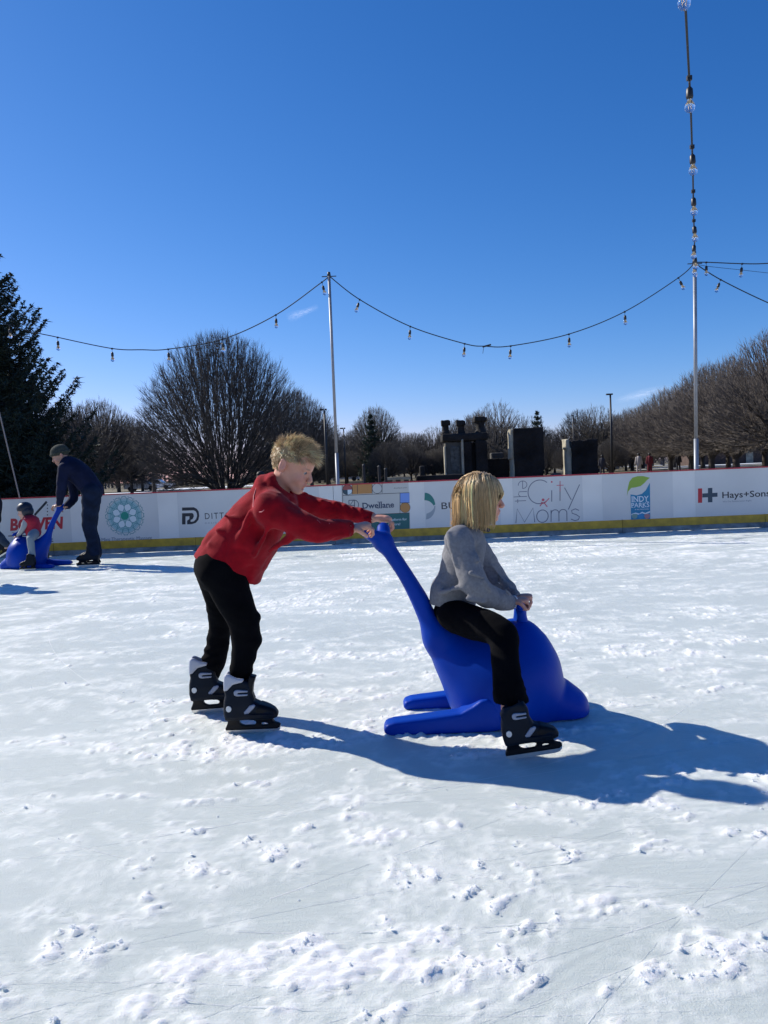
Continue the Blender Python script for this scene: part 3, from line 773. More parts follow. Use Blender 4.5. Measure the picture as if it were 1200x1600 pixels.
# ================================================================== POLES AND STRING LIGHTS
steel = mat('galvanised', (.28, .30, .33), .5, metal=.3, noise=(8, .12)); blackm = mat('black_metal', (.02, .021, .024), .5)
wire_m = mat('cable_black', (.012, .013, .016), .6); sock_m = mat('socket_black', (.015, .014, .015), .45)
glassm = mat('bulb_glass', (.95, .97, 1), .02, trans=1.0, ior=1.45); filam = mat('filament', (.80, .58, .30), .3, metal=.6)
def pole(ub, vb, ut, vt, Y, r, label, hook=0):
    top = P(ut, vt, Y); b = P(ub, vb, Y); d = top-b; base = b + d*((0-b.z)/d.z)
    t = empty('light_pole', tuple(base), label, 'pole', 'steel poles carrying the string lights')
    MB().tube([base, base+(top-base)*.33], r*1.12, 14).build('lower_tube', steel, t, True)
    MB().tube([base+(top-base)*.33, top], r*.92, 14).build('upper_tube', steel, t, True)
    MB().tube([top-Vector((0, 0, .01)), top+Vector((0, 0, .05))], [r*1.2, r*.9], 10).build('pole_cap', blackm, t, True)
    MB().tube([top+Vector((-.12, 0, -.02)), top+Vector((.12, 0, -.02))], .008, 6).build('hook_bar', blackm, t)
    MB().box((base.x-.09, base.y-.09, 0-.06), (base.x+.09, base.y+.09, .012)).build('foot_plate', steel, t)
    return top
PY = BY + .75
topL = pole(528, 755, 514, 430, PY, .026, 'slim leaning steel pole behind the boards, between the two children')
topR = pole(1088, 730, 1085.5, 410, PY, .033, 'thicker upright steel pole behind the boards at right')
def sag_curve(a, b, sag, n=60, skew=0.0):
    out = []
    for i in range(n+1):
        t = i/n; tt = t + skew*t*(1-t); p = a.lerp(b, tt); out.append(p + Vector((0, 0, -4*sag*t*(1-t)))); 
    return out
def bulb_at(root, p, lean=(0, 0), s=1.0):
    """hanging lamp holder and its clear bulb"""
    d = Vector((lean[0], lean[1], -1)).normalized(); p = Vector(p)
    clip = MB().box((p.x-.014, p.y-.010, p.z-.016), (p.x+.014, p.y+.010, p.z+.010)).build('cable_clip', sock_m, root)
    a = p + d*.055*s
    so = MB().tube([p, a], .0035, 5).tube([a, a+d*.012*s, a+d*.055*s, a+d*.068*s], [.010*s, .019*s, .021*s, .017*s], 10).build('lamp_holder', sock_m, root, True)
    q = a+d*.068*s
    prof = [(0, .013), (.012, .015), (.028, .025), (.046, .0305), (.062, .028), (.075, .017), (.080, .003)]
    gl_ = MB().tube([q+d*h*s for h, _ in prof], [r_*s for _, r_ in prof], 14, cap=False).build('bulb', glassm, so, True)
    MB().tube([q, q+d*.03*s], .004, 5).tube([q+d*.028*s+Vector((-.009, 0, 0)), q+d*.058*s+Vector((-.006, 0, 0)), q+d*.030*s, q+d*.058*s+Vector((.006, 0, 0)), q+d*.028*s+Vector((.009, 0, 0))], .0016, 4).build('filament', filam, so)
def string(label, curve, bulbs, r=.0085, lean=None, s=1.08):
    """curve: list of points; bulbs: list of fractional positions (0..1)"""
    root = empty('string_light', tuple(curve[0]), label, 'string lights', 'strings of clear bulbs hung between the poles')
    MB().tube(curve, r, 6).build('cable', wire_m, root, True)
    n = len(curve)-1
    for i, t in enumerate(bulbs):
        f = t*n; k = min(int(f), n-1); p = Vector(curve[k]).lerp(Vector(curve[k+1]), f-k)
        bulb_at(root, p, (random.uniform(-.2, .2), random.uniform(-.2, .2)) if lean is None else lean[i], s)
    return root
def fit_curve(pts, Y0, Y1, n=16):
    """smooth cable through measured points of one span"""
    us = [p[0] for p in pts]; out = []
    k = len(pts)
    for i in range(k-1):
        p0 = pts[max(i-1, 0)]; p1 = pts[i]; p2 = pts[i+1]; p3 = pts[min(i+2, k-1)]
        for j in range(n):
            t = j/n; f = [.5*(2*p1[m]+(p2[m]-p0[m])*t+(2*p0[m]-5*p1[m]+4*p2[m]-p3[m])*t*t+(-p0[m]+3*p1[m]-3*p2[m]+p3[m])*t**3) for m in (0, 1)]
            out.append((f[0], f[1]))
    out.append(pts[-1]); us0, us1 = out[0][0], out[-1][0]
    return [P(u, v, Y0+(Y1-Y0)*(u-us0)/(us1-us0)) for u, v in out]
def at_u(curve, us):
    """fractions of the curve at given photo columns"""
    cu = []
    for p in curve:
        d = Vector(p)-CAMP; cu.append(600+FPX*d.dot(_r)/d.dot(_f))
    cu = np.array(cu); fr = np.arange(len(cu))/(len(cu)-1)
    if cu[0] > cu[-1]: cu = cu[::-1]; fr = fr[::-1]
    return [float(np.interp(u, cu, fr)) for u in us]
c = fit_curve([(514, 431), (562, 468), (641, 510), (726, 537), (758, 541), (798, 540.5), (889, 522), (976, 487), (1060, 434), (1085, 411)], PY, PY)
string('sagging string of bulbs between the two steel poles', c, at_u(c, (562, 641, 726, 798, 889, 976, 1060)), lean=[(-.35, 0), (-.1, 0), (-.1, 0), (-.1, 0), (0, 0), (.05, 0), (.5, .1)])
i = at_u(c, (758,))[0]; k = int(i*(len(c)-1)); 
pp = c[k]; jr = MB().tube([pp+Vector((-.02, 0, -.01)), pp+Vector((.12, 0, .02))], .014, 8).tube([pp+Vector((0, 0, 0)), pp+Vector((-.02, 0, -.12))], .004, 5).build('cable_joint', wire_m); tag(jr, 'dark plug joint low on the middle string of bulbs, between two bulbs', 'cable joint')
c = fit_curve([(-75, 470), (20, 510), (90, 527), (175, 544.5), (222, 546.5), (263, 545.5), (348, 530), (431, 492), (500, 443), (514, 432)], PY, PY)
string('sagging string of bulbs from the spruce to the leaning pole', c, at_u(c, (15, 90, 175, 263, 348, 431, 503)), lean=[(0, 0)]*6+[(.2, 0)])
c = fit_curve([(1085, 411), (1126, 437), (1200, 473), (1270, 500), (1340, 512)], PY, PY)
string('string of bulbs sloping down to the right of the thicker pole', c, at_u(c, (1126, 1215, 1300)), lean=[(-.4, 0), (0, 0), (0, 0)])
# towards the far side of the rink, seen nearly end on to the right
farR = Vector((16, PY-6.0, 4.6))
c = fit_curve([(1085, 410), (1104, 409.8), (1160, 412), (1200, 411.5), (1290, 405)], PY, PY-.8)
string('nearly level string of bulbs leaving the thicker pole to the right', c, at_u(c, (1103.5, 1159.5, 1240)), lean=[(0, 0), (-.12, 0), (0, 0)])
c = fit_curve([(1085, 412), (1105, 416), (1160, 422), (1200, 426.5), (1290, 436)], PY, PY+2)
MBt = MB().tube(c, .004, 5).build('stay_wire', wire_m); tag(MBt, 'thin bare wire just under the level string at far right', 'wire')
# overhead string coming from the thicker pole over the camera
nearR = Vector((topR.x*0 + 1.5, -1.0, topR.z))
a_ = Vector((topR.x, topR.y, topR.z))
def over(t):
    p = a_.lerp(nearR, t); p.z = a_.z - 4*1.02*t*(1-t); return p
pts = [over(i/80) for i in range(81)]
# keep the cable in the vertical plane that the photograph shows it in
fix = []
for p in pts:
    dep = p.y
    if dep > 1.5:
        # lateral place measured from the photograph at that height
        v_ = 800 - FPX*((p-CAMP).dot(_u)/(p-CAMP).dot(_f))
        ut = np.interp(v_, [-400, 0, 155, 262, 325, 370, 400, 411], [1050, 1071, 1079, 1082.5, 1083.5, 1085, 1085.5, 1085.5])
        q = P(ut, v_, dep); fix.append(Vector((q.x, dep, p.z)))
slope = (fix[-1].x - fix[-10].x)/(fix[-1].y - fix[-10].y)
for p in pts:
    if p.y <= 1.5: fix.append(Vector((fix[-1].x + slope*(p.y - fix[-1].y), p.y, p.z)))
bs_ = []
L0 = (fix[0]-fix[-1]).length
for k in range(1, 16): 
    dd = -.08 + .93*k; bs_.append(dd/14.0)
string('long string of bulbs passing overhead from the thicker pole', fix, [b for b in bs_ if b < .98], lean=[(.0, 0), (.05, 0), (-.05, 0), (.06, 0), (-.08, 0), (.05, 0), (.02, 0), (.02, 0)]+[(0, 0)]*9, r=.0065, s=1.0)
# guy wires
m_guy = mat('guy_wire', (.30, .25, .21), .5, metal=.2)
o = MB().tube([P(-14, 590, BY+.5), P(31, 779, BY+.35), P(42, 822, BY+.3)], .011, 6).build('guy_cable', m_guy); tag(o, 'pale slanting guy cable in front of the dark spruce', 'guy cable')
o = MB().tube([topL, P(522, 600, PY-.1), P(524, 757, PY-.2)], .003, 5).build('guy_cable', m_guy); tag(o, 'thin guy line hanging beside the slim leaning pole', 'guy cable')
# ================================================================== TREES
def mat_bark(name, c, nz=.3): return mat(name, c, .9, noise=(3, nz))
bark_d = mat_bark('bark_grey', (.050, .046, .042)); twig_d = mat_bark('twig_grey', (.105, .095, .084), .3)
bark_b = mat_bark('bark_brown', (.060, .050, .042)); twig_b = mat_bark('twig_brown', (.140, .120, .104), .3)
needle = mat('needles', (.022, .038, .022), .7, noise=(2.0, .4)); needle_far = mat('needles_far', (.035, .055, .035), .8, noise=(1, .3))
def rot_about(v, ax, a):
    return v*math.cos(a) + np.cross(ax, v)*math.sin(a) + ax*(ax.dot(v))*(1-math.cos(a))
def crown_tree(seed, H, env, z_lo, n_tips, r_trunk, fork, tw=.012, tip=.55, k=3.4, wig=.10, flat=.25, outer=.55, stems=1, tuft=3, up=.15, expo=.46):
    """bare tree: tips fill the crown's outline, limbs gather them back to the fork; env(z/H)=radius"""
    R = np.random.default_rng(seed); pts = []
    while len(pts) < n_tips:
        z = R.uniform(z_lo, H); e = env(z/H)
        if R.random()*env.maxr > e: continue
        pts.append((math.sqrt(R.random()**(1-outer))*e, R.uniform(0, 2*math.pi), z))
    pts = np.array([(r*math.cos(a), r*math.sin(a), z) for r, a, z in pts])
    pts += R.normal(0, .12, pts.shape)
    thick = []; thin = []
    def limb(p, d, q, r0, r1, n):
        L = np.linalg.norm(q-p); c = p + d*L*.45; prev = p; rp = r0; dl = d
        ns = max(2, min(5, int(L/.7)+1))
        for i in range(1, ns+1):
            t = i/ns; x = (1-t)**2*p + 2*t*(1-t)*c + t*t*q
            if i < ns: x = x + R.normal(0, wig*L/ns*.5, 3)
            rr = r0+(r1-r0)*t
            (thick if rp > tw*2.6 else thin).append((prev, x, rp, rr)); dl = x-prev; prev = x; rp = rr
        return dl/(np.linalg.norm(dl)+1e-9)
    def rec(p, d, idx, depth):
        n = len(idx); r = tw*n**expo
        if n <= 2 or depth > 11:
            for i in idx:
                q = pts[i]; dd = limb(p, d, q, tw, tw*.7, 2)
                out = q-np.array([0, 0, fork*.9]); out /= np.linalg.norm(out)
                for _ in range(tuft):
                    e = dd*.6+out*.5+R.normal(0, .34, 3)+np.array([0, 0, up]); e /= np.linalg.norm(e)
                    l = tip*R.uniform(.5, 1.15); s0 = q - dd*l*R.uniform(0, .6); thin.append((s0, s0+e*l*.55, tw*.7, tw*.55)); m = s0+e*l*.55; e2 = e+R.normal(0, .25, 3); thin.append((m, m+e2/np.linalg.norm(e2)*l*.5, tw*.55, tw*.3))
            return
        kk = int(max(2, round(R.normal(k, .6)))); kk = min(kk, n)
        v = pts[idx]-p; v = v/(np.linalg.norm(v, axis=1, keepdims=True)+1e-9) + .12*(pts[idx]-pts[idx].mean(0))
        c = v[R.choice(n, kk, replace=False)]
        for _ in range(4):
            lab = ((v[:, None]-c[None])**2).sum(2).argmin(1)
            for j in range(kk):
                if (lab == j).any(): c[j] = v[lab == j].mean(0)
        for j in range(kk):
            sub = idx[lab == j]
            if len(sub) == 0: continue
            m = pts[sub].mean(0); near = np.linalg.norm(pts[sub]-p, axis=1).min()
            f = R.uniform(.30, .46); q = p+(m-p)*f
            dist = np.linalg.norm(q-p)
            if dist > near*.95 and len(sub) > 2: q = p+(q-p)*(near*.95/dist)
            q = q + np.array([0, 0, -flat*.12*np.linalg.norm(q-p)])
            r1 = tw*len(sub)**expo
            rec(q, limb(p, (d*.55+(q-p)/(np.linalg.norm(q-p)+1e-9)*.6), q, min(r1*1.15, r), r1, 3), sub, depth+1)
    allidx = np.arange(n_tips)
    if stems == 1:
        thick.append((np.array([0, 0, -.3]), np.array([0, 0, fork*.35]), r_trunk*1.35, r_trunk*1.02)); thick.append((np.array([0, 0, fork*.35]), np.array([.03, .02, fork]), r_trunk*1.02, r_trunk*.9))
        rec(np.array([.03, .02, fork]), np.array([0, 0, 1.0]), allidx, 0)
    else:
        a = np.arctan2(pts[:, 1], pts[:, 0]) + R.normal(0, .15, n_tips); rr = np.hypot(pts[:, 0], pts[:, 1]); ring = rr/np.maximum(pts[:, 2], .1)
        inner = ring < np.median(ring); lab = (np.floor((a+math.pi)/(2*math.pi)*stems/2)).astype(int) % (stems//2) + inner*(stems//2)
        for j in range(stems):
            sub = allidx[lab == j]
            if len(sub) == 0: continue
            m = pts[sub].mean(0); dr = np.array([m[0], m[1], 0])/(np.hypot(m[0], m[1])+1e-6); b = dr*r_trunk*1.1
            q = b + (m-b)*.16; r1 = tw*len(sub)**expo
            d = limb(b+np.array([0, 0, -.2]), np.array([dr[0]*.3, dr[1]*.3, 1]), q, r1*1.5, r1, 3); rec(q, d, sub, 1)
    return thick, thin
def envelope(pts):
    zs = [p[0] for p in pts]; rs = [p[1] for p in pts]
    f = lambda z: float(np.interp(z, zs, rs)); 
    class E_:
        maxr = max(rs)
        def __call__(self, z): return f(z)
    return E_()
def tree_meshes(name, tt):
    out = []
    for nm, ls, n in (('_trunk', tt[0], 5), ('_crown', tt[1], 3)):
        a = np.array([x[0] for x in ls]); b = np.array([x[1] for x in ls]); r0 = np.array([x[2] for x in ls]); r1 = np.array([x[3] for x in ls])
        tp = (r1 < r0*.6) if n == 3 else np.zeros(len(a), bool)
        V, F = prisms(a[~tp], b[~tp], r0[~tp], r1[~tp], n); Fs = [F]
        if tp.any(): V2, F2 = prisms(a[tp], b[tp], r0[tp], r1[tp], n, True); Fs.append(F2+len(V)); V = np.concatenate([V, V2])
        out.append(npmesh(name+nm, V, Fs))
    return out
T = {}
T['dome'] = tree_meshes('dome', crown_tree(11, 12.4, envelope([(0, 3.5), (.06, 5.4), (.2, 6.5), (.4, 6.6), (.6, 6.0), (.78, 4.7), (.9, 3.2), (.97, 1.7), (1, .5)]), .5, 5600, .5, .8, tw=.0125, tip=.80, stems=20, tuft=4, wig=.12, outer=.30, flat=.1, expo=.355))
T['round_a'] = tree_meshes('round_a', crown_tree(21, 10.5, envelope([(.12, 2.0), (.3, 4.0), (.55, 4.6), (.75, 3.8), (.9, 2.4), (1, .6)]), 1.3, 1900, .24, 2.0, tw=.018, tip=.65, tuft=3, outer=.3))
T['round_b'] = tree_meshes('round_b', crown_tree(22, 10, envelope([(.1, 2.6), (.28, 4.2), (.5, 4.3), (.72, 3.7), (.88, 2.2), (.94, 2.1), (1, .3)]), 1.0, 1900, .22, 1.7, tw=.018, tip=.65, tuft=3, outer=.3))
T['oak'] = tree_meshes('oak', crown_tree(31, 11.5, envelope([(.25, 1.5), (.4, 4.2), (.6, 5.2), (.8, 4.4), (.92, 2.6), (1, .8)]), 3.6, 620, .30, 3.2, tw=.021, tip=.7, tuft=3, wig=.30, outer=.45))
T['low_a'] = tree_meshes('low_a', crown_tree(41, 8.6, envelope([(.18, 3.4), (.26, 4.5), (.45, 4.9), (.65, 4.3), (.82, 3.0), (.93, 1.8), (1, .4)]), 1.7, 3000, .28, 1.35, tw=.0135, tip=.66, tuft=3, wig=.20, outer=.30, flat=.5, expo=.42))
T['low_b'] = tree_meshes('low_b', crown_tree(42, 9.2, envelope([(.18, 3.0), (.25, 4.4), (.42, 4.6), (.62, 4.3), (.8, 3.2), (.9, 2.2), (1, .5)]), 1.7, 3000, .27, 1.4, tw=.0135, tip=.66, tuft=3, wig=.20, outer=.30, flat=.5, expo=.42))
def place_tree(kind, x, y, s, label, group, rz=None, bark=None, twig=None, name='bare_tree', sz=None, cat='tree'):
    r = empty(name, (x, y, -.06), label, cat, group); r.rotation_euler[2] = random.uniform(0, 6.28) if rz is None else rz
    r.scale = (s, s, s if sz is None else sz)
    tm, cm = T[kind]
    for nm, me, m in (('trunk', tm, bark or bark_d), ('crown', cm, twig or twig_d)):
        o = bpy.data.objects.new(nm, me); COL.objects.link(o); o.parent = r
        if len(me.materials) == 0: me.materials.append(m)
        if me.materials[0] is not m: 
            o.material_slots[0].link = 'OBJECT'; o.material_slots[0].material = m
    return r
def ux(u, v, Y):
    return P(u, v, Y).x
place_tree('dome', ux(353, 750, 60), 60, 1.03, 'big dense bare tree with a broad dome of twigs behind the red jacketed boy', None, rz=.4, sz=.985)
place_tree('dome', ux(462, 750, 72), 72, .72, 'second dense bare tree half merged into the big domed tree at its right', None, rz=2.1)
place_tree('oak', ux(777, 735, 78), 78, .66, 'open crooked bare tree standing behind the stone ruin with columns', None, rz=1.0, name='bare_tree')
place_tree('round_a', ux(590, 745, 85), 85, .68, 'bare tree with a dark top beside the far lamp posts', None, sz=.80)
# trees left of the big dome
lg = 'bare trees between the spruce and the domed tree'
ll = ['bare tree right behind the back of the man in the beanie', 'bare tree a little right of the man in the beanie', 'low bare tree touching the left side of the domed tree', None, None, None, None, None]
for i, (u, Y, s, k) in enumerate(((120, 62, .74, 'round_b'), (158, 68, .82, 'round_a'), (205, 74, .74, 'round_b'), (185, 92, .85, 'round_a'), (240, 80, .66, 'oak'), (95, 80, .9, 'round_a'), (222, 96, .8, 'round_b'), (140, 98, .95, 'round_b'))):
    place_tree(k, ux(u, 750, Y), Y, s, ll[i] or 'grey bare tree in the back row between the dark spruce and the domed tree', lg)
cg = 'bare trees of the distant tree line in the middle'
for i in range(34):
    u = 478 + i*16.5 + random.uniform(-7, 7); Y = random.uniform(92, 132); s = random.uniform(.62, .86)*(Y/105)
    if 500 < u < 560: s *= .85
    if 590 < u < 700: s *= .74
    if 800 < u < 900: s *= .80
    place_tree(random.choice(['round_a', 'round_b', 'oak', 'round_b']), ux(u, 745, Y), Y, s, 'distant bare tree in the tree line beyond the ruins', cg)
for i in range(16):
    u = 485 + i*31 + random.uniform(-7, 7); Y = random.uniform(70, 88); s = random.uniform(.36, .46)
    place_tree('low_a' if i % 2 else 'low_b', ux(u, 745, Y), Y, s, 'small bushy bare tree on the lawn before the distant tree line', 'small bushy trees on the lawn', bark=bark_b, twig=twig_d, name='small_tree')
# the avenue at right: rows of low dense brown trees coming nearer
ag = 'low dense brown trees of the avenue at right'
rows = [(1222, 38, .80), (1150, 47, .83), (1112, 56, .86), (1080, 64, .86), (1048, 73, .86), (1014, 84, .84), (988, 96, .84), (1196, 66, .98), (1138, 76, .94), (1098, 88, .95), (1055, 102, .95), (1005, 116, .88), (962, 122, .80), (935, 130, .78), (1250, 56, .95)]
av_lab = {0: 'nearest of the brown avenue trees, cut by the right edge of the photo', 1: 'brown avenue tree just right of the thicker steel pole', 2: 'brown avenue tree behind and right of the thicker steel pole', 3: 'brown avenue tree just left of the thicker steel pole',
    4: 'brown avenue tree second to the left from the thicker steel pole', 5: 'brown avenue tree above the two far people in pale and red coats', 6: 'brown avenue tree nearest to the tall dark lamp post by the low stone block', 12: 'grey brown bare tree just behind the tall lamp post by the low stone block'}
for i, (u, Y, s) in enumerate(rows):
    place_tree('low_a' if i % 2 else 'low_b', ux(u, 730, Y), Y, s, av_lab.get(i, 'brown bare tree of the avenue, half hidden behind its front row'), ag, bark=bark_b, twig=twig_b, name='avenue_tree')

# ---- evergreens
def evergreen(name, H, W, n_tiers, per, seed, droop=.25, upturn=.35, dens=46, leaf=.16, sz=.05, z0=.4, power=.85, trunk_r=.28):
    R = np.random.default_rng(seed)
    mb = MB(); mb.tube([(0, 0, -.2), (0, 0, H*.5), (0, 0, H*.98)], [trunk_r, trunk_r*.55, .03], 8)
    tv, tf = mb.arrays()
    segA = []; segB = []; rA = []; rB = []; tri = []
    for t in range(n_tiers):
        f = (t+.5)/n_tiers; z = z0 + (H-z0)*(1-(1-f)**1.05)*.985
        L0 = W*max(.05, (1-f)**power)
        for b in range(per):
            a = 2*math.pi*(b+R.random())/per; L = L0*R.uniform(.72, 1.16); ns = 9
            p = np.array([0, 0, z + R.uniform(-.2, .2)]); dr = np.array([math.cos(a), math.sin(a), 0]); side = np.array([-math.sin(a), math.cos(a), 0])
            pts = []
            for i in range(ns+1):
                x = i/ns; dz = -droop*L*math.sin(math.pi*min(x*.85, 1)*.9)*.9 + upturn*L*x**2.6
                pts.append(p + dr*L*x + np.array([0, 0, dz]) + side*.05*L*math.sin(3*x+b))
            for i in range(ns): segA.append(pts[i]); segB.append(pts[i+1]); rA.append(.035*(1-i/ns)+.008); rB.append(.035*(1-(i+1)/ns)+.006)
            m = int(dens*L/ W*1.0) + 6
            for j in range(m):
                x = (j+R.random())/m; k = min(int(x*ns), ns-1); q = pts[k]+(pts[k+1]-pts[k])*(x*ns-k)
                ww = leaf*L*(1-x)**.7 + .12
                q2 = q + side*R.uniform(-1, 1)*ww + dr*R.uniform(0, .25)*ww + np.array([0, 0, -R.uniform(.0, 1)*ww*.75*(1-.55*x) + (.10 if x > .85 else 0)])
                for _ in range(5):
                    d = (q2-q)*R.uniform(.1, 1.0); c = q + d; v1 = R.normal(0, 1, 3); v1[2] = v1[2]*.6-.35; v1 /= np.linalg.norm(v1); v2 = np.cross(v1, R.normal(0, 1, 3)); v2 /= np.linalg.norm(v2)
                    l = sz*R.uniform(1.6, 3.6); tri.append((c - v1*l*.4 - v2*sz*.34, c - v1*l*.4 + v2*sz*.34, c + v1*l))
    bv, bf = prisms(np.array(segA), np.array(segB), np.array(rA), np.array(rB), 4)
    tv2 = np.concatenate([tv, bv]); 
    V = np.array(tri).reshape(-1, 3); F = np.arange(len(V)).reshape(-1, 3)
    return npmesh(name+'_trunk', tv2, [q for q in tf] and [np.concatenate([tf[0], bf+len(tv)]), tf[1]]), npmesh(name+'_crown', V, F)
T['spruce'] = evergreen('spruce', 12.6, 5.2, 34, 12, 5, dens=110, sz=.084, leaf=.30, droop=.22, upturn=.42)
T['pine'] = evergreen('pine', 9, 2.6, 12, 7, 6, dens=26, sz=.13, trunk_r=.2)
place_tree('spruce', ux(-42, 760, 28), 28, .92, 'big dark spruce with upturned bough tips at the left edge', None, rz=.3, twig=needle, name='spruce_tree')
place_tree('spruce', ux(8, 760, 31), 31, .60, 'lower dark spruce half hidden behind the man in the beanie', None, rz=1.9, twig=needle, name='spruce_tree')
place_tree('pine', ux(583, 742, 82), 82, .82, 'far dark conifer near the two thin lamp posts', None, twig=needle_far, name='conifer')
place_tree('pine', ux(842, 735, 95), 95, .88, 'far dark conifer top showing over the tall stone block', None, twig=needle_far, name='conifer')
place_tree('pine', ux(800, 735, 90), 90, .62, 'far round dark conifer between the columned ruin and the tall stone block', None, twig=needle_far, name='conifer')

# ================================================================== FAR THINGS
def lamp_post(u, vt, Y, label, r=.06, arm=1):
    b = G(u, 760); x = ux(u, 745, Y); top = P(u, vt, Y).z
    t = empty('lamp_post', (x, Y, -.06), label, 'lamp post', 'dark lamp posts on the lawn')
    MB().tube([(x, Y, -.1), (x, Y, top*.5), (x, Y, top)], [r*1.3, r, r*.7], 8).build('post', blackm, t, True)
    MB().tube([(x, Y, -.1), (x, Y, .18)], [r*2.4, r*2.0], 8).build('base', blackm, t)
    MB().box((x-.26*arm, Y-.10, top-.0), (x-.02, Y+.10, top+.09)).build('lamp_head', blackm, t)
    MB().box((x+.02, Y-.10, top-.0), (x+.14*arm, Y+.10, top+.09)).build('lamp_head', blackm, t)
lamp_post(511.5, 641, 46, 'tall dark lamp post just left of the slim leaning pole', .075)
lamp_post(540, 670, 60, 'shorter dark lamp post just right of the slim leaning pole', .06)
lamp_post(957, 617, 50, 'tall dark lamp post right of the low stone block', .08)
lamp_post(898, 650, 74, 'far lamp post rising behind the low stone block', .07, .6)

stone_l = mat('stone_pale', (.44, .40, .30), .9, noise=(1.5, .3), bump=(6, .05, 6)); stone_d = mat('stone_backlit_dark', (.030, .027, .026), .95, noise=(.8, .5), bump=(5, .09, 7), spec=.1)  # ruin stone: backlit faces painted dark, sunlit edges painted pale
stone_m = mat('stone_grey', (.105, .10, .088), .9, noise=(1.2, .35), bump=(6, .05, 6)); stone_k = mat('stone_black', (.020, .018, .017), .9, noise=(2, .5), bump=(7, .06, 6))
RY = 46.0; pxm = FPX/RY
def rx(u): return ux(u, 735, RY)
def rz_(v, u): return P(u, v, RY).z
def rough_block(u0, u1, v0, depth, name, m, par, jit=.05, yoff=0.0, zb=-.1, nz=9, nx=4):
    """hewn stone block with uneven faces"""
    x0, x1 = rx(u0), rx(u1); z1 = rz_(v0, (u0+u1)/2); S = Sdf((x0-.3, RY+yoff-.3, zb-.2), (x1+.3, RY+yoff+depth+.3, z1+.3), max(.07, (x1-x0)/22))
    c = ((x0+x1)/2, RY+yoff+depth/2, (zb+z1)/2)
    S.poly([(-(x1-x0)/2, -(z1-zb)/2), ((x1-x0)/2, -(z1-zb)/2), ((x1-x0)/2, (z1-zb)/2), (-(x1-x0)/2, (z1-zb)/2)], (c, (1, 0, 0), (0, 0, 1), (0, 1, 0)), depth/2, .03)
    S.wrinkle(lambda x, y, z: jit*(noise3(x*1.3, y*1.3, z*.9)+.6*noise3(x*4, y*4, z*3)))
    V, Q = S.mesh(0); return child(name, V, Q, m, par, False)
ru = empty('stone_ruin', (rx(728), RY, -.06), 'dark stone ruin with three broken columns on top', 'ruin')
rough_block(697, 724, 690, 1.0, 'pier', stone_m, ru, .03)
rough_block(723, 738, 690, 1.3, 'pier', stone_d, ru, .03, -.2)
rough_block(744, 762, 688, 1.3, 'pier', stone_d, ru, .03, -.25)
rough_block(737, 746, 692, .8, 'recess_wall', stone_k, ru, .02, .2)
rough_block(692, 764, 677, 1.5, 'lintel', stone_k, ru, .05, -.25, rz_(689, 728))
rough_block(721.5, 725, 686, 1.4, 'painted_sunlit_edge', stone_l, ru, .03, -.28)  # pale strip paints sunlight on the left side of the pier
rough_block(694.5, 698, 697, .4, 'painted_sunlit_edge', stone_l, ru, .02, -.1)
rough_block(704, 720, 697, .12, 'carved_panel', mat('stone_carved', (.10, .10, .09), .9, noise=(5, .5)), ru, .03, -.06, rz_(738, 712))
for (u, w_, vt) in ((699.5, 12, 656), (723, 12.5, 655.5), (754, 18, 650)):
    x = rx(u); zb = rz_(679, u); zt = rz_(vt, u); r = w_/2/pxm
    S = Sdf((x-.7, RY-.6, zb-.2), (x+.7, RY+1.2, zt+.3), .05)
    S.cap((x, RY+.3, zb), (x, RY+.3, zt-.25), r*.82, r*.8, .02).poly([(-r*1.12, -.17), (r*1.05, -.15), (r*1.15, .10), (r*.5, .17), (-r*.4, .13), (-r*1.05, .16)], ((x, RY+.3, zt-.17), (1, 0, 0), (0, 0, 1), (0, 1, 0)), r*1.05, .02).cap((x, RY+.3, zb), (x, RY+.3, zb+.1), r*1.1, r, .03)
    S.wrinkle(lambda X_, Y_, Z_: .06*(noise3(X_*3, Y_*3, Z_*3)+.6*noise3(X_*8, Y_*8, Z_*8)))
    V, Q = S.mesh(0); child('broken_column', V, Q, stone_k, ru)
wall = empty('low_wall', (rx(778), RY+1, -.06), 'low dark wall between the columned ruin and the tall stone block', 'wall')
rough_block(764, 800, 716, .8, 'wall_body', stone_d, wall, .04, 1.0); rough_block(776, 796, 706, .5, 'wall_step', stone_m, wall, .04, 2.0)
wall = empty('low_wall', (rx(672), RY+1, -.06), 'long low dark wall left of the columned ruin', 'wall')
rough_block(648, 722, 742, .7, 'wall_body', stone_d, wall, .02, -1.2); rough_block(655, 663, 728, .4, 'wall_post', stone_k, wall, .02, -.6)
bl = empty('stone_block', (rx(820), RY-1, -.06), 'tall dark stone block with a pale sunlit left edge', 'stone block')
rough_block(800, 844.5, 671, 1.6, 'slab', stone_d, bl, .11, -1.0); rough_block(795.5, 801.5, 672, 1.1, 'painted_sunlit_edge', stone_l, bl, .05, -.9, rz_(718, 797)); rough_block(797.5, 801.5, 710, 1.1, 'painted_sunlit_edge', stone_l, bl, .05, -.9)  # pale pieces colour in the sunlit left side of the dark slab
bl = empty('stone_block', (rx(905), RY-1, -.06), 'lower dark stone block with a ragged top and pale sunlit left edge', 'stone block')
rough_block(888, 929, 688, 1.5, 'slab', stone_d, bl, .15, -1.0); rough_block(879.5, 886, 687, .9, 'painted_sunlit_edge', stone_l, bl, .05, -.9, rz_(702, 882)); rough_block(881.5, 889, 700, 1.0, 'painted_sunlit_edge', stone_l, bl, .06, -.9)  # sunlight on the left side is painted as pale stone pieces
rough_block(887, 893, 691, .8, 'broken_corner', stone_m, bl, .08, -.9, rz_(704, 890))
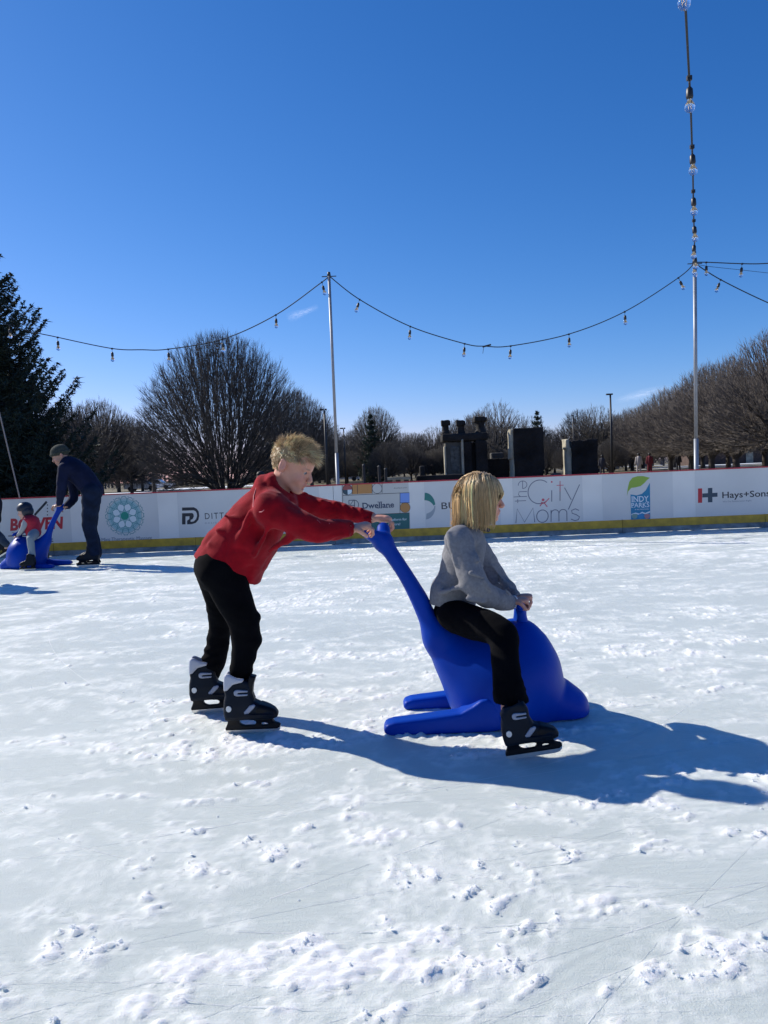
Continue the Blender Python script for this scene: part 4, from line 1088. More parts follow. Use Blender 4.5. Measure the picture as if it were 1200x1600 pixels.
# rubble and old planting near the blocks
for i, (u, v, sz_) in enumerate(((868, 728, .5), (862, 734, .45), (874, 731, .4), (856, 738, .4), (848, 736, .35), (935, 727, .35), (690, 728, .5), (684, 722, .35), (680, 736, .4), (694, 738, .4))):
    S = Sdf((-.7, -.7, -.5), (.7, .7, .7), .1); S.ell((0, 0, 0), (sz_, sz_*.8, sz_*.7), k=0); S.wrinkle(lambda x, y, z: .14*noise3(x*2.4+i*5, y*2.4, z*2.4)); V, Q = S.mesh(0)
    p = P(u, v, RY-.5); me = npmesh('boulder', V, Q); o = link('boulder', me, stone_m); o.location = (p.x, p.y, max(p.z, sz_*.3-.05) if u > 700 else p.z)
    lowz = o.location.z
    o.location.z = sz_*.35-.06; o.scale = (1, 1, max(1, lowz*1.4))
    tag(o, ['rough grey boulder leaning at the foot of the low stone block, left side', 'boulder lowest in the rubble left of the low stone block', 'boulder touching the pale sunlit edge of the low stone block', 'boulder midway between the tall and the low stone block', 'small boulder nearest to the tall stone block', 'grey boulder just right of the low stone block', 'boulder closest to the columned ruin on its left', 'upper boulder of the pile left of the columned ruin', 'outermost boulder left of the columned ruin', 'low boulder at the foot of the columned ruin'][i], 'boulder', 'boulders beside the low block' if u > 700 else 'boulders left of the ruin')
# slim dark posts on the lawn
for u, v in ((569, 727), (593, 729), (603, 733), (486, 746)):
    x = ux(u, 745, 38); z = P(u, v, 38).z; o = MB().tube([(x, 38, -.1), (x, 38, z)], .07, 8).tube([(x, 38, z), (x, 38, z+.06)], [.09, .03], 8).build('bollard', blackm)
    tag(o, {569: 'dark post on the lawn, nearest of three to the slim leaning pole', 593: 'dark post on the lawn, middle one of the three right of the leaning pole', 603: 'dark post on the lawn, right one of three, beside the pale bench', 486: 'dark post on the lawn behind the boy in red'}[u], 'post', 'posts on the lawn' if u > 500 else None)
# stone bench
bn = empty('stone_bench', (ux(622, 742, 42), 42, -.06), 'long low pale bench on the lawn between the children', 'bench')
x0, x1 = ux(601, 742, 42), ux(641, 742, 42)
MB().box((x0, 41.7, .62), (x1, 42.3, .78), .01).build('seat', stone_l, bn)
for x in (x0+.15, (x0+x1)/2-.1, x1-.35): MB().box((x, 41.8, -.1), (x+.25, 42.2, .618), .01).build('leg', stone_m, bn)
# white car far off
def car(u, Y, label, col, s=1.0, rz=0):
    x = ux(u, 745, Y); c = empty('parked_car', (x, Y, -.06), label, 'car')
    body = mat('car_paint_'+str(int(u)), col, .3, coat=.5); gl = mat('car_glass', (.02, .025, .03), .1); ty = mat('tyre', (.02, .02, .02), .8)
    L = 4.3*s
    def sh(prof, w, nm, m, y0=0):
        n = len(prof); V = [(x+px*L, Y+y, z*s-.06) for y in (y0-w/2*s, y0+w/2*s) for px, z in prof]; 
        me = bpy.data.meshes.new(nm); base = root_loc(c)
        me.from_pydata([(a-base.x, b-base.y, d-base.z) for a, b, d in V], [], [list(range(n))[::-1], list(range(n, 2*n))]+[(i, (i+1) % n, n+(i+1) % n, n+i) for i in range(n)]); me.update()
        return link(nm, me, m, c)
    sh([(-.5, .3), (.5, .3), (.5, .72), (.38, .88), (-.42, .95), (-.5, .8)], 1.75, 'body', body)
    sh([(-.40, .955), (.22, .90), (.08, 1.42), (-.24, 1.45)], 1.5, 'cabin', body); sh([(-.34, .99), (.15, .96), (.05, 1.36), (-.22, 1.38)], 1.54, 'window', gl)
    for px in (-.31, .31):
        for y in (-.8, .8): MB().tube([(x+px*L, Y+y-.12, .30*s-.04), (x+px*L, Y+y+.12, .30*s-.04)], .32*s, 14).build('wheel', ty, c)
car(539, 112, 'white car parked far off beside the slim leaning pole', (.75, .77, .80)); car(512, 120, 'dark car parked far off behind the tall lamp post', (.04, .05, .07)); car(588, 125, 'small dark red car parked far beyond the lawn', (.25, .04, .04))
car(222, 100, 'silver car parked far off left of the domed tree', (.55, .57, .6)); car(938, 96, 'silver car parked far off beside the low stone block', (.55, .57, .6)); car(246, 104, 'white car parked far off left of the domed tree trunk', (.7, .72, .74))
# brick building behind the avenue, and a far one at left
bb = empty('park_building', (ux(1172, 722, 120), 130, -.06), 'low dark building with a pale door far behind the avenue trees', 'building')
x = ux(1172, 722, 130); MB().box((x-9, 130, -.1), (x+16, 138, 3.4)).build('wall', mat('brick_dark', (.09, .06, .05), .9, noise=(2, .3)), bb); MB().box((x-9.5, 129.5, 3.4), (x+16.5, 138.5, 3.9)).build('roof', stone_k, bb)
MB().box((x-.7, 129.9, -.05), (x+.5, 129.98, 2.6)).build('door', stone_l, bb)
for k in range(3): MB().box((x+2.5+k*3.4, 129.92, 1.0), (x+4.2+k*3.4, 129.98, 2.4)).build('window', mat('car_glass', (0, 0, 0)), bb)
# dense far wood closing the horizon
def far_wood():
    R = np.random.default_rng(9); a = []; b = []; r0 = []; r1 = []
    for i in range(330):
        x = R.uniform(-110, 140); y = R.uniform(150, 190); H = R.uniform(5.5, 8.5)
        for j in range(46):
            z = H*R.uniform(.02, .95); w = (1-(abs(z/H-.5)*1.3)**2)*3.2; an = R.uniform(0, 6.28); rr = w*R.uniform(0, .7)
            p = np.array([x+rr*math.cos(an), y+rr*math.sin(an), z]); d = np.array([math.cos(an)*.7, math.sin(an)*.7, R.uniform(.2, 1.1)])*R.uniform(.8, 1.8)
            a.append(p); b.append(p+d); r0.append(.10); r1.append(.02)
        a.append(np.array([x, y, -.1])); b.append(np.array([x, y, H*.7])); r0.append(.22); r1.append(.08)
    V, F = prisms(np.array(a), np.array(b), np.array(r0), np.array(r1), 3); return V, F
V, F = far_wood(); o = child('far_wood', V, F, mat_bark('far_twigs', (.12, .115, .12)), None); tag(o, 'grey bare wood closing the horizon far behind everything', 'woodland', kind='stuff')
# ================================================================== THE BLUE SLEDGE
def B2(x, y, Y): return P(580 + x/3.2, 720 + y/3.2, Y)
def B1(x, y, Y): return P(280 + x/3.2, 660 + y/3.2, Y)
def pr(px, Y): return px*Y/FPX
YAX = (0, 1, 0)
blue = mat('sledge_blue', (.0002, .042, .36), .42, noise=(3, .12), bump=(260, .0006, 2), spec=.14)
SY = 3.36
_n = blue.node_tree.nodes; _l = blue.node_tree.links; _b = _n['Principled BSDF']
_src = _b.inputs['Base Color'].links[0].from_socket; _tc = _n.new('ShaderNodeTexCoord'); _mp = _n.new('ShaderNodeMapping'); _mp.inputs['Scale'].default_value = (9, 14, 60); _mp.inputs['Rotation'].default_value = (.3, .5, .2)
_nz = _n.new('ShaderNodeTexNoise'); _nz.inputs['Scale'].default_value = 1.6; _nz.inputs['Detail'].default_value = 8; _nz.inputs['Roughness'].default_value = .75
_mr = _n.new('ShaderNodeMapRange'); _mr.inputs[1].default_value = .66; _mr.inputs[2].default_value = .76; _mr.inputs[4].default_value = .45
_mx = _n.new('ShaderNodeMix'); _mx.data_type = 'RGBA'; _mx.inputs[7].default_value = (.12, .22, .52, 1)
_l.new(_tc.outputs['Object'], _mp.inputs[0]); _l.new(_mp.outputs[0], _nz.inputs['Vector']); _l.new(_nz.outputs[0], _mr.inputs[0]); _l.new(_mr.outputs[0], _mx.inputs[0]); _l.new(_src, _mx.inputs[6]); _l.new(_mx.outputs[2], _b.inputs['Base Color'])
def build_sledge():
    root = empty('skating_aid', (B2(560, 1300, SY).x, SY, 0), 'big blue plastic seal shaped skating aid the girl sits on', 'skating aid', 'blue seal skating aids')
    lo = B2(-95, 1400, SY); hi = B2(1130, 290, SY)
    S = Sdf((lo.x-.05, SY-.34, -.02), (hi.x+.06, SY+.34, hi.z+.05), .0085)
    c = lambda x, y, dy=0.0: B2(x, y, SY+dy)
    r = lambda px: px/3.2*SY/FPX
    # tail rising from the back
    S.chain([c(62, 405), c(105, 470), c(176, 578), c(240, 690), c(300, 800), c(362, 905)], [r(40), r(38), r(38), r(45), r(58), r(78)], .03, flat=(YAX, 1.0))
    # two flukes, grips for the pusher
    S.chain([c(58, 405), c(12, 376, -.04), c(-34, 353, -.075), c(-74, 344, -.10)], [r(40), r(34), r(24), r(13)], .03, flat=((.5, .2, -1), .85))
    S.chain([c(58, 405), c(62, 372, .03), c(60, 338, .075)], [r(40), r(37), r(35)], .03, flat=((.9, 0, .6), .95))
    # body
    S.chain([c(352, 890), c(450, 985), c(560, 1050), c(680, 1065)], [r(78), r(142), r(208), r(250)], .07, sub=5)
    S.ell(c(688, 1090), (r(252), .220, r(262)), k=.07)
    S.ell(c(620, 1180), (r(220), .20, r(190)), k=.08)
    # forehead hump and snout
    S.chain([c(740, 895), c(782, 1010), c(800, 1130)], [r(100), r(138), r(140)], .06)
    S.chain([c(815, 1180), c(900, 1196), c(976, 1230)], [r(148), r(130), r(112)], .05, flat=(YAX, 1.25))
    # saddle
    S.ell(c(500, 700), (r(175), .26, r(105)), k=.06, op='sub')
    S.cut_below(2, .004)
    V, Q = S.mesh(3); Nn = normals(V, Q)
    # mould seam line round the snout
    body = child('body', V, Q, blue, root, True)
    # handle post and grip bar
    S = Sdf((c(700, 0).x-.05, SY-.17, c(0, 860).z), (c(800, 0).x+.05, SY+.17, c(0, 660).z), .005)
    S.chain([c(748, 840), c(745, 780), c(745, 742)], [r(46), r(32), r(29)], .012, flat=(YAX, 1.35)).cap(c(747, 727, -.115), c(747, 727, .115), r(22), r(22), .02)
    V, Q = S.mesh(2); child('grip_handle', V, Q, blue, root, True)
    # flippers
    def flipper(pts, Yc, half, tilt):
        o = B2(0, 0, Yc)
        pp = [B2(x, y, Yc) for x, y in pts]; ox = sum(p.x for p in pp)/len(pp); oz = sum(p.z for p in pp)/len(pp)
        pl = [(p.x-ox, p.z-oz) for p in pp]
        S = Sdf((min(p.x for p in pp)-.03, Yc-half-.08, -.02), (max(p.x for p in pp)+.03, Yc+half+.08, max(p.z for p in pp)+.03), .006)
        S.poly(pl, ((ox, Yc, oz), (1, tilt, 0), (0, 0, 1), Vector((-tilt, 1, 0)).normalized()), half, .016); S.cut_below(2, .003)
        V, Q = S.mesh(3); child('flipper', V, Q, blue, root, True)
    flipper([(62, 1330), (75, 1305), (110, 1293), (300, 1268), (440, 1248), (500, 1215), (540, 1185), (575, 1173), (615, 1188), (645, 1235), (650, 1330), (590, 1342), (520, 1368), (430, 1374), (100, 1362), (66, 1348)], 3.185, .05, .0)
    flipper([(158, 1212), (168, 1192), (200, 1180), (370, 1158), (430, 1140), (520, 1110), (600, 1150), (620, 1250), (520, 1262), (430, 1248), (250, 1246), (172, 1242)], 3.53, .05, .0)
    for (x, y) in ((0, 0),):
        mb = MB(); mb.tube([c(1010, 1262, -.11), c(1050, 1248, -.07), c(1072, 1240, 0), c(1050, 1248, .07)], .0045, 6); mb.build('mould_seam', mat('seam_dark', (.002, .012, .18), .5), root, True)
    return root
sledge = build_sledge()

# ================================================================== PEOPLE
skin_m = mat('skin', (.62, .36, .26), .5, attr='Col', sss=.12, noise=(30, .06)); eye_m = mat('eye_white', (.35, .33, .32), .4); iris_m = mat('iris', (.02, .04, .06), .3)
def basis(fwd, up):
    f = Vector(fwd).normalized(); u = Vector(up); u = (u - f*u.dot(f)).normalized(); l = u.cross(f); return f, l, u
class Head:
    def __init__(s, c, fwd, up, k=1.0):
        s.c = Vector(c); s.f, s.l, s.u = basis(fwd, up); s.k = k; s.ax = (s.f, s.l, s.u)
    def w(s, x, y, z): return s.c + (s.f*x + s.l*y + s.u*z)*s.k
    def loc(s, V):
        d = V - np.array(s.c)[None]; return np.stack([d @ np.array(a) for a in s.ax], 1)/s.k
    def sculpt(s, S, neck_to, mouth_open=0.0):
        k = s.k; E = lambda p, r, kk=.012, op='add': S.ell(s.w(*p), [q*k for q in r], s.ax, kk*k, op)
        C = lambda a, b, ra, rb=None, kk=.008, op='add': S.cap(s.w(*a), s.w(*b), ra*k, (rb or ra)*k, kk*k, op)
        E((-.008, 0, .028), (.093, .073, .080)); E((.028, 0, -.022), (.058, .056, .072), .02)
        E((.030, 0, .035), (.060, .062, .052), .02)
        for y in (-1, 1):
            C((-.012, .046*y, -.045), (.050, .017*y, -.092), .017, .014, .02); E((.056, .030*y, -.038), (.024, .022, .024), .018)
            E((.084, .030*y, -.004), (.016, .017, .012), .010, 'sub')
            C((.079, .016*y, .010), (.072, .046*y, .008), .0075, .0075, .010); C((.0775, .018*y, .0035), (.071, .042*y, .001), .0048, None, .004); C((.075, .018*y, -.0115), (.069, .040*y, -.0115), .0045, None, .004)
            E((-.020, .076*y, -.010), (.018, .0095, .030), .004); E((-.015, .086*y, -.006), (.010, .0065, .018), .003, 'sub')
            C((-.032, .080*y, .008), (-.024, .081*y, .018), .0045, None, .003)
            E((.098, .0085*y, -.036), (.0095, .008, .0075), .006)
        C((.084, 0, .002), (.103, 0, -.030), .0075, .0105, .009)
        E((.062, 0, -.092), (.026, .024, .018), .014); E((.066, 0, -.062), (.027, .030, .022), .014)
        mo = mouth_open
        C((.088, -.014, -.057), (.088, .014, -.057), .0062, None, .006); C((.084-.3*mo, -.012, -.069-mo), (.084-.3*mo, .012, -.069-mo), .0064, None, .006)
        if mo > 0: E((.088, 0, -.063-mo*.5), (.020, .017, .004+mo*.55), .003, 'sub')
        else: C((.096, -.018, -.0628), (.096, .018, -.0628), .0022, None, .003, 'sub')
        S.cap(s.w(-.022, 0, -.05), neck_to, .047*k, .050*k, .02)
    def colour(s, V, col, base, lips=(.50, .16, .14), blush=(.62, .26, .20)):
        L = s.loc(V); near = (np.abs(L) < .15).all(1)
        d = ((L-np.array([.092, 0, -.063]))/np.array([.012, .022, .0125])); m = np.clip(1.4-np.sqrt((d**2).sum(1)), 0, 1)*near
        col[:] = col*(1-m[:, None])+np.array(lips)*m[:, None]
        for y in (-1, 1):
            d = ((L-np.array([.066, .034*y, -.038]))/.028); m = np.clip(1.1-np.sqrt((d**2).sum(1)), 0, .55)*near; col[:] = col*(1-m[:, None])+np.array(blush)*m[:, None]
            d = ((L-np.array([-.018, .08*y, -.008]))/np.array([.02, .015, .03])); m = np.clip(1.2-np.sqrt((d**2).sum(1)), 0, .4)*near; col[:] = col*(1-m[:, None])+np.array((.60, .22, .17))*m[:, None]
            d = ((L-np.array([.082, .03*y, .014]))/np.array([.012, .018, .0042])); m = np.clip(1.3-np.sqrt((d**2).sum(1)), 0, .6)*near; col[:] = col*(1-m[:, None])+np.array((.25, .15, .09))*m[:, None]
    def eyes(s, body, root):
        for y in (-1, 1):
            for nm, c, r, m in (('eye', (.0695, .029*y, -.003), .0125, eye_m), ('iris', (.0780, .0300*y, -.0045), .0060, iris_m)):
                V = np.array(icoV)*r*s.k*1.05; me = subd(V, icoF); 
                W = me[0]; W = W/np.linalg.norm(W, axis=1, keepdims=True)*r*s.k + np.array(s.w(*c)); child(nm, W, me[1], m, body, True)
def subd(V, F):
    V = [tuple(v) for v in V]; cache = {}; out = []
    def mid(a, b):
        key = (min(a, b), max(a, b))
        if key not in cache: V.append(tuple((np.array(V[a])+np.array(V[b]))/2)); cache[key] = len(V)-1
        return cache[key]
    for a, b, c in F: x, y, z = mid(a, b), mid(b, c), mid(c, a); out += [(a, x, z), (x, b, y), (z, y, c), (x, y, z)]
    return np.array(V), np.array(out)
def hand(S, wrist, d, n, thumb, k=.8, curl=(45, 60, 40), spread=.10, thumb_curl=.5, k_join=.004):
    """wrist point; d = heading of the hand; n = where the palm faces; thumb = side (+1/-1) along n x d"""
    d = Vector(d).normalized(); n = Vector(n); n = (n - d*n.dot(d)).normalized(); n0 = n.copy(); s_ = n.cross(d)*thumb; w = Vector(wrist); tips = []
    S.chain([w, w+d*.030*k, w+d*.070*k], [.024*k, .033*k, .037*k], .006, flat=(n, .52))
    S.cap(w+d*.075*k+s_*.024*k, w+d*.075*k-s_*.028*k, .0125*k, None, .006)
    for i, (off, L) in enumerate(((.028, .92), (.009, 1.0), (-.010, .94), (-.028, .76))):
        p = w+d*.078*k+s_*off*k; dd = (d+s_*spread*(1.5-i)*.5).normalized(); ang = 0; ax = n.cross(dd)*-1
        r = (.0088-.0006*i)*k
        for j, (ln, c) in enumerate(zip((.040, .025, .020), curl)):
            c = c*(1+.06*(i-1)); ang = math.radians(c); 
            t = dd*math.cos(ang)+n*math.sin(ang); nn = n*math.cos(ang)-dd*math.sin(ang); n2 = nn
            q = p+t*ln*L*k; S.cap(p, q, r, r*.93, k_join if j else .005); p = q; dd = t; n = n2; r *= .92
        tips.append(p); n = n0.copy()
    b = w+d*.022*k+s_*.026*k; t1 = (d*.62+s_*.75+n*.25).normalized(); t2 = (d*(.85-.3*thumb_curl)+s_*(.15)+n*thumb_curl).normalized()
    S.chain([b, b+t1*.030*k, b+t1*.030*k+t2*.026*k, b+t1*.030*k+t2*.048*k], [.0135*k, .0115*k, .0098*k, .0082*k], .005, sub=2)
    return tips
def crease(x, y, z, a, f, s=(1, 1, 1), seed=0):
    n = noise3(x*f*s[0]+seed, y*f*s[1]+seed, z*f*s[2]+seed); return a*np.clip(1-np.abs(n)*5.0, 0, 1)**2
def cloth(x, y, z, a, sc, seed=0): return a*noise3(x*sc+seed, y*sc+seed, z*sc*1.3+seed)
def emit_body(S, root, heads, base, smooth=1, name='body', extra=None):
    V, Q = S.mesh(smooth); col = np.tile(np.array(base, dtype=float), (len(V), 1))
    for h in heads: h.colour(V, col, base)
    if extra: extra(V, col)
    return child(name, V, Q, skin_m, root, True, attrs={'Col': col})
# ---------------------------------------------------------------- hair
def strands(roots, dirs, length, steps, width, rule, seed=1, wob=.15, taper=.35):
    """ribbon-like three sided strands; rule(p, d, t)->new d"""
    R = np.random.default_rng(seed); n = len(roots); p = roots.copy(); d = dirs.copy(); P_ = [p.copy()]
    st = (length/steps)[:, None] if hasattr(length, '__len__') else length/steps
    for i in range(steps):
        d = rule(p, d, (i+1)/steps); d = d + R.normal(0, wob, d.shape)*(.3 if i else .0); d /= np.linalg.norm(d, axis=1, keepdims=True)+1e-9
        p = p + d*st; P_.append(p.copy())
    A = np.concatenate(P_[:-1]); B = np.concatenate(P_[1:])
    w = np.concatenate([np.full(n, width*(1-(1-taper)*i/steps)) for i in range(steps+1)])
    # joined prisms: build per strand rings
    ang = np.arange(3)*2*math.pi/3; V = []
    for i in range(steps+1):
        t = (P_[min(i+1, steps)]-P_[max(i-1, 0)]); t /= np.linalg.norm(t, axis=1, keepdims=True)+1e-9
        a = np.tile(np.array([[.3, .2, .93]]), (n, 1)); u = np.cross(t, a); u /= np.linalg.norm(u, axis=1, keepdims=True)+1e-9; b = np.cross(t, u)
        ww = width*(1-(1-taper)*(i/steps)**1.5)
        V.append(P_[i][:, None, :]+(np.cos(ang)[None, :, None]*u[:, None]+np.sin(ang)[None, :, None]*b[:, None])*ww)
    V = np.stack(V, 1); V = V.reshape(-1, 3); k = (steps+1)*3; base = np.arange(n)*k; F = []
    for i in range(steps):
        for j in range(3):
            F.append(np.stack([base+i*3+j, base+i*3+(j+1) % 3, base+(i+1)*3+(j+1) % 3, base+(i+1)*3+j], 1))
    tid = np.repeat(np.arange(n), k)
    return V, np.concatenate(F), tid
def scalp(h, n, seed, keep):
    """points on the skull chosen by keep(local xyz)"""
    R = np.random.default_rng(seed); out = []; nr = []
    c = np.array([-.008, 0, .028]); r = np.array([.0955, .0755, .0825])
    while len(out) < n:
        v = R.normal(0, 1, 3); v /= np.linalg.norm(v); q = c+v*r
        if keep(q): out.append(q); g = v/r; nr.append(g/np.linalg.norm(g))
    L = np.array(out); N_ = np.array(nr); A = np.array([list(a) for a in h.ax])
    return L, np.array(h.c)+ (L*h.k) @ A, N_ @ A
hair_m = {}
def hair_mat(name): return mat(name, (.5, .4, .2), .38, attr='Col', spec=.35)
# ---------------------------------------------------------------- skates
plast_d = mat('boot_plastic', (.0038, .0078, .015), .55, spec=.18, noise=(20, .2)); plast_k = mat('boot_black', (.0035, .004, .006), .5, spec=.2, noise=(30, .2)); grey_l = mat('liner_grey', (.42, .44, .50), .6); grey_b = mat('buckle_grey', (.26, .29, .36), .4)
steel_b = mat('blade_steel', (.62, .62, .60), .3, metal=.85); rivet = mat('rivet_silver', (.55, .58, .60), .35, metal=.3)
def K(X, Y): return ((X-490)/2427.0, (857-Y)/2427.0)
def make_skate_parts():
    parts = []; fr = ((0, 0, 0), (1, 0, 0), (0, 0, 1), (0, 1, 0))
    S = Sdf((-.03, -.07, .04), (.26, .07, .30), .0045)
    S.poly([K(*p) for p in ((486, 610), (492, 500), (508, 430), (500, 388), (535, 330), (600, 285), (690, 262), (760, 300), (786, 360), (785, 430), (812, 505), (870, 535), (950, 565), (1012, 595), (1042, 640), (1034, 682), (985, 694), (500, 694))], fr, .041, .019,
           hfun=lambda a, b: .041 - .010*np.clip((b-.13)/.08, 0, 1) + .003*np.clip((.12-b)/.05, 0, 1) - .012*np.clip((a-.17)/.05, 0, 1)**2)
    S.cap((.09, -.05, K(0, 620)[1]), (.22, -.045, K(0, 640)[1]), .004, None, .003)
    S.ell((K(640, 0)[0], 0, .262), (.040, .026, .07), k=.004, op='sub')
    V, Q = S.mesh(2); parts.append(('skate', V, Q, plast_d, True))
    S = Sdf((-.03, -.06, .15), (.20, .06, .31), .0045)                                  # liner collar
    S.poly([K(*p) for p in ((500, 385), (502, 300), (512, 225), (535, 200), (570, 205), (640, 240), (720, 262), (700, 300), (600, 320), (540, 380))], fr, .037, .012)
    S.ell((K(640, 0)[0], 0, .272), (.042, .028, .09), k=.004, op='sub')
    V, Q = S.mesh(1); parts.append(('liner', V, Q, grey_l, True))
    S = Sdf((.05, -.05, .12), (.22, .05, .30), .0045)                                  # tongue
    S.poly([K(*p) for p in ((770, 232), (836, 250), (806, 330), (792, 420), (818, 500), (780, 500), (745, 420), (740, 330))], fr, .026, .010); V, Q = S.mesh(1); parts.append(('tongue', V, Q, plast_k, True))
    S = Sdf((.08, -.06, .06), (.26, .06, .18), .0045)                                  # toe cap, a shade darker and proud
    S.poly([K(*p) for p in ((800, 690), (800, 560), (870, 530), (955, 562), (1018, 596), (1048, 640), (1040, 686), (985, 698))], fr, .036, .017, hfun=lambda a, b: .043-.014*np.clip((a-.16)/.06, 0, 1)**2); V, Q = S.mesh(2); parts.append(('toe_shell', V, Q, plast_k, True))
    S = Sdf((-.02, -.03, .0), (.26, .03, .09), .0035)                                  # blade holder with two windows
    S.poly([K(*p) for p in ((505, 690), (520, 715), (505, 755), (487, 790), (490, 812), (1030, 812), (1058, 792), (1066, 768), (1050, 755), (1010, 742), (988, 722), (985, 690))], fr, .014, .004, hfun=lambda a, b: .011+.012*np.clip((b-.045)/.03, 0, 1))
    S.poly([K(*p) for p in ((637, 700), (655, 697), (790, 708), (812, 722), (812, 745), (795, 765), (690, 766), (655, 752), (637, 730))], fr, .06, .002, k=0, op='sub')
    S.poly([K(*p) for p in ((862, 758), (870, 742), (890, 736), (938, 750), (934, 766), (870, 770))], fr, .06, .002, k=0, op='sub')
    V, Q = S.mesh(1); parts.append(('blade_holder', V, Q, plast_k, True))
    # steel blade
    out = [K(*p) for p in ((490, 806), (494, 836), (520, 853), (560, 856), (980, 856), (1030, 846), (1056, 822), (1064, 790), (1040, 806))]
    n = len(out); V = [(x, -.002, z) for x, z in out]+[(x, .002, z) for x, z in out]; me_f = [(i, (i+1) % n, n+(i+1) % n, n+i) for i in range(n)]
    parts.append(('blade', np.array(V), ('ngon', [list(range(n)), list(range(n, 2*n))[::-1]], me_f), steel_b, False))
    for sy in (-1, 1):
        def plate(pts, z, m, nm):
            S = Sdf((0, min(sy*z, sy*(z+.01))-.01, .05), (.18, max(sy*z, sy*(z+.01))+.012, .26), .003)
            S.poly([K(*p) for p in pts], ((0, sy*z, 0), (1, 0, 0), (0, 0, 1), (0, 1, 0)), .006, .003); V, Q = S.mesh(1); parts.append((nm, V, Q, m, True))
        plate(((606, 398), (614, 376), (640, 366), (752, 378), (756, 396), (650, 398), (650, 412), (752, 414), (752, 432), (640, 436), (614, 424)), .035, grey_b, 'buckle')
        plate(((702, 600), (718, 586), (770, 530), (812, 522), (828, 536), (812, 562), (742, 628), (716, 628)), .040, grey_b, 'buckle')
        V = []; F = []
        c = K(552, 560); th = np.linspace(0, 2*math.pi, 17)[:-1]
        for yy_, rr in ((.037, .0125), (.0455, .0115)): V += [(c[0]+rr*math.cos(t), sy*yy_, c[1]+rr*1.1*math.sin(t)) for t in th]
        parts.append(('rivet', np.array(V), ('ngon', [list(range(16, 32))], [(i, (i+1) % 16, 16+(i+1) % 16, 16+i) for i in range(16)]), rivet, False))
    return parts
SK = make_skate_parts()
def put_skate(person, origin, yaw=0.0, pitch=0.0, k=1.0, roll=0.0, simple=False, skip=()):
    Mx = Matrix.Translation(origin) @ Matrix.Rotation(yaw, 4, 'Z') @ Matrix.Rotation(-pitch, 4, 'Y') @ Matrix.Rotation(roll, 4, 'X') @ Matrix.Scale(k, 4)
    A = np.array(Mx); base = None; off = np.array(root_loc(person))
    for (nm, V, Q, m, sm) in SK:
        if (simple and nm in ('rivet', 'tongue', 'buckle', 'liner')) or nm in skip: continue
        W = V @ A[:3, :3].T + A[:3, 3] - off
        if isinstance(Q, tuple):
            me = bpy.data.meshes.new(nm); me.from_pydata([tuple(w) for w in W], [], [list(f) for f in Q[1]]+[tuple(f) for f in Q[2]]); me.update()
        else: me = npmesh(nm, W, Q)
        o = link(nm, me, m, base if base is not None else person, sm)
        if nm == 'skate': base = o
    return base

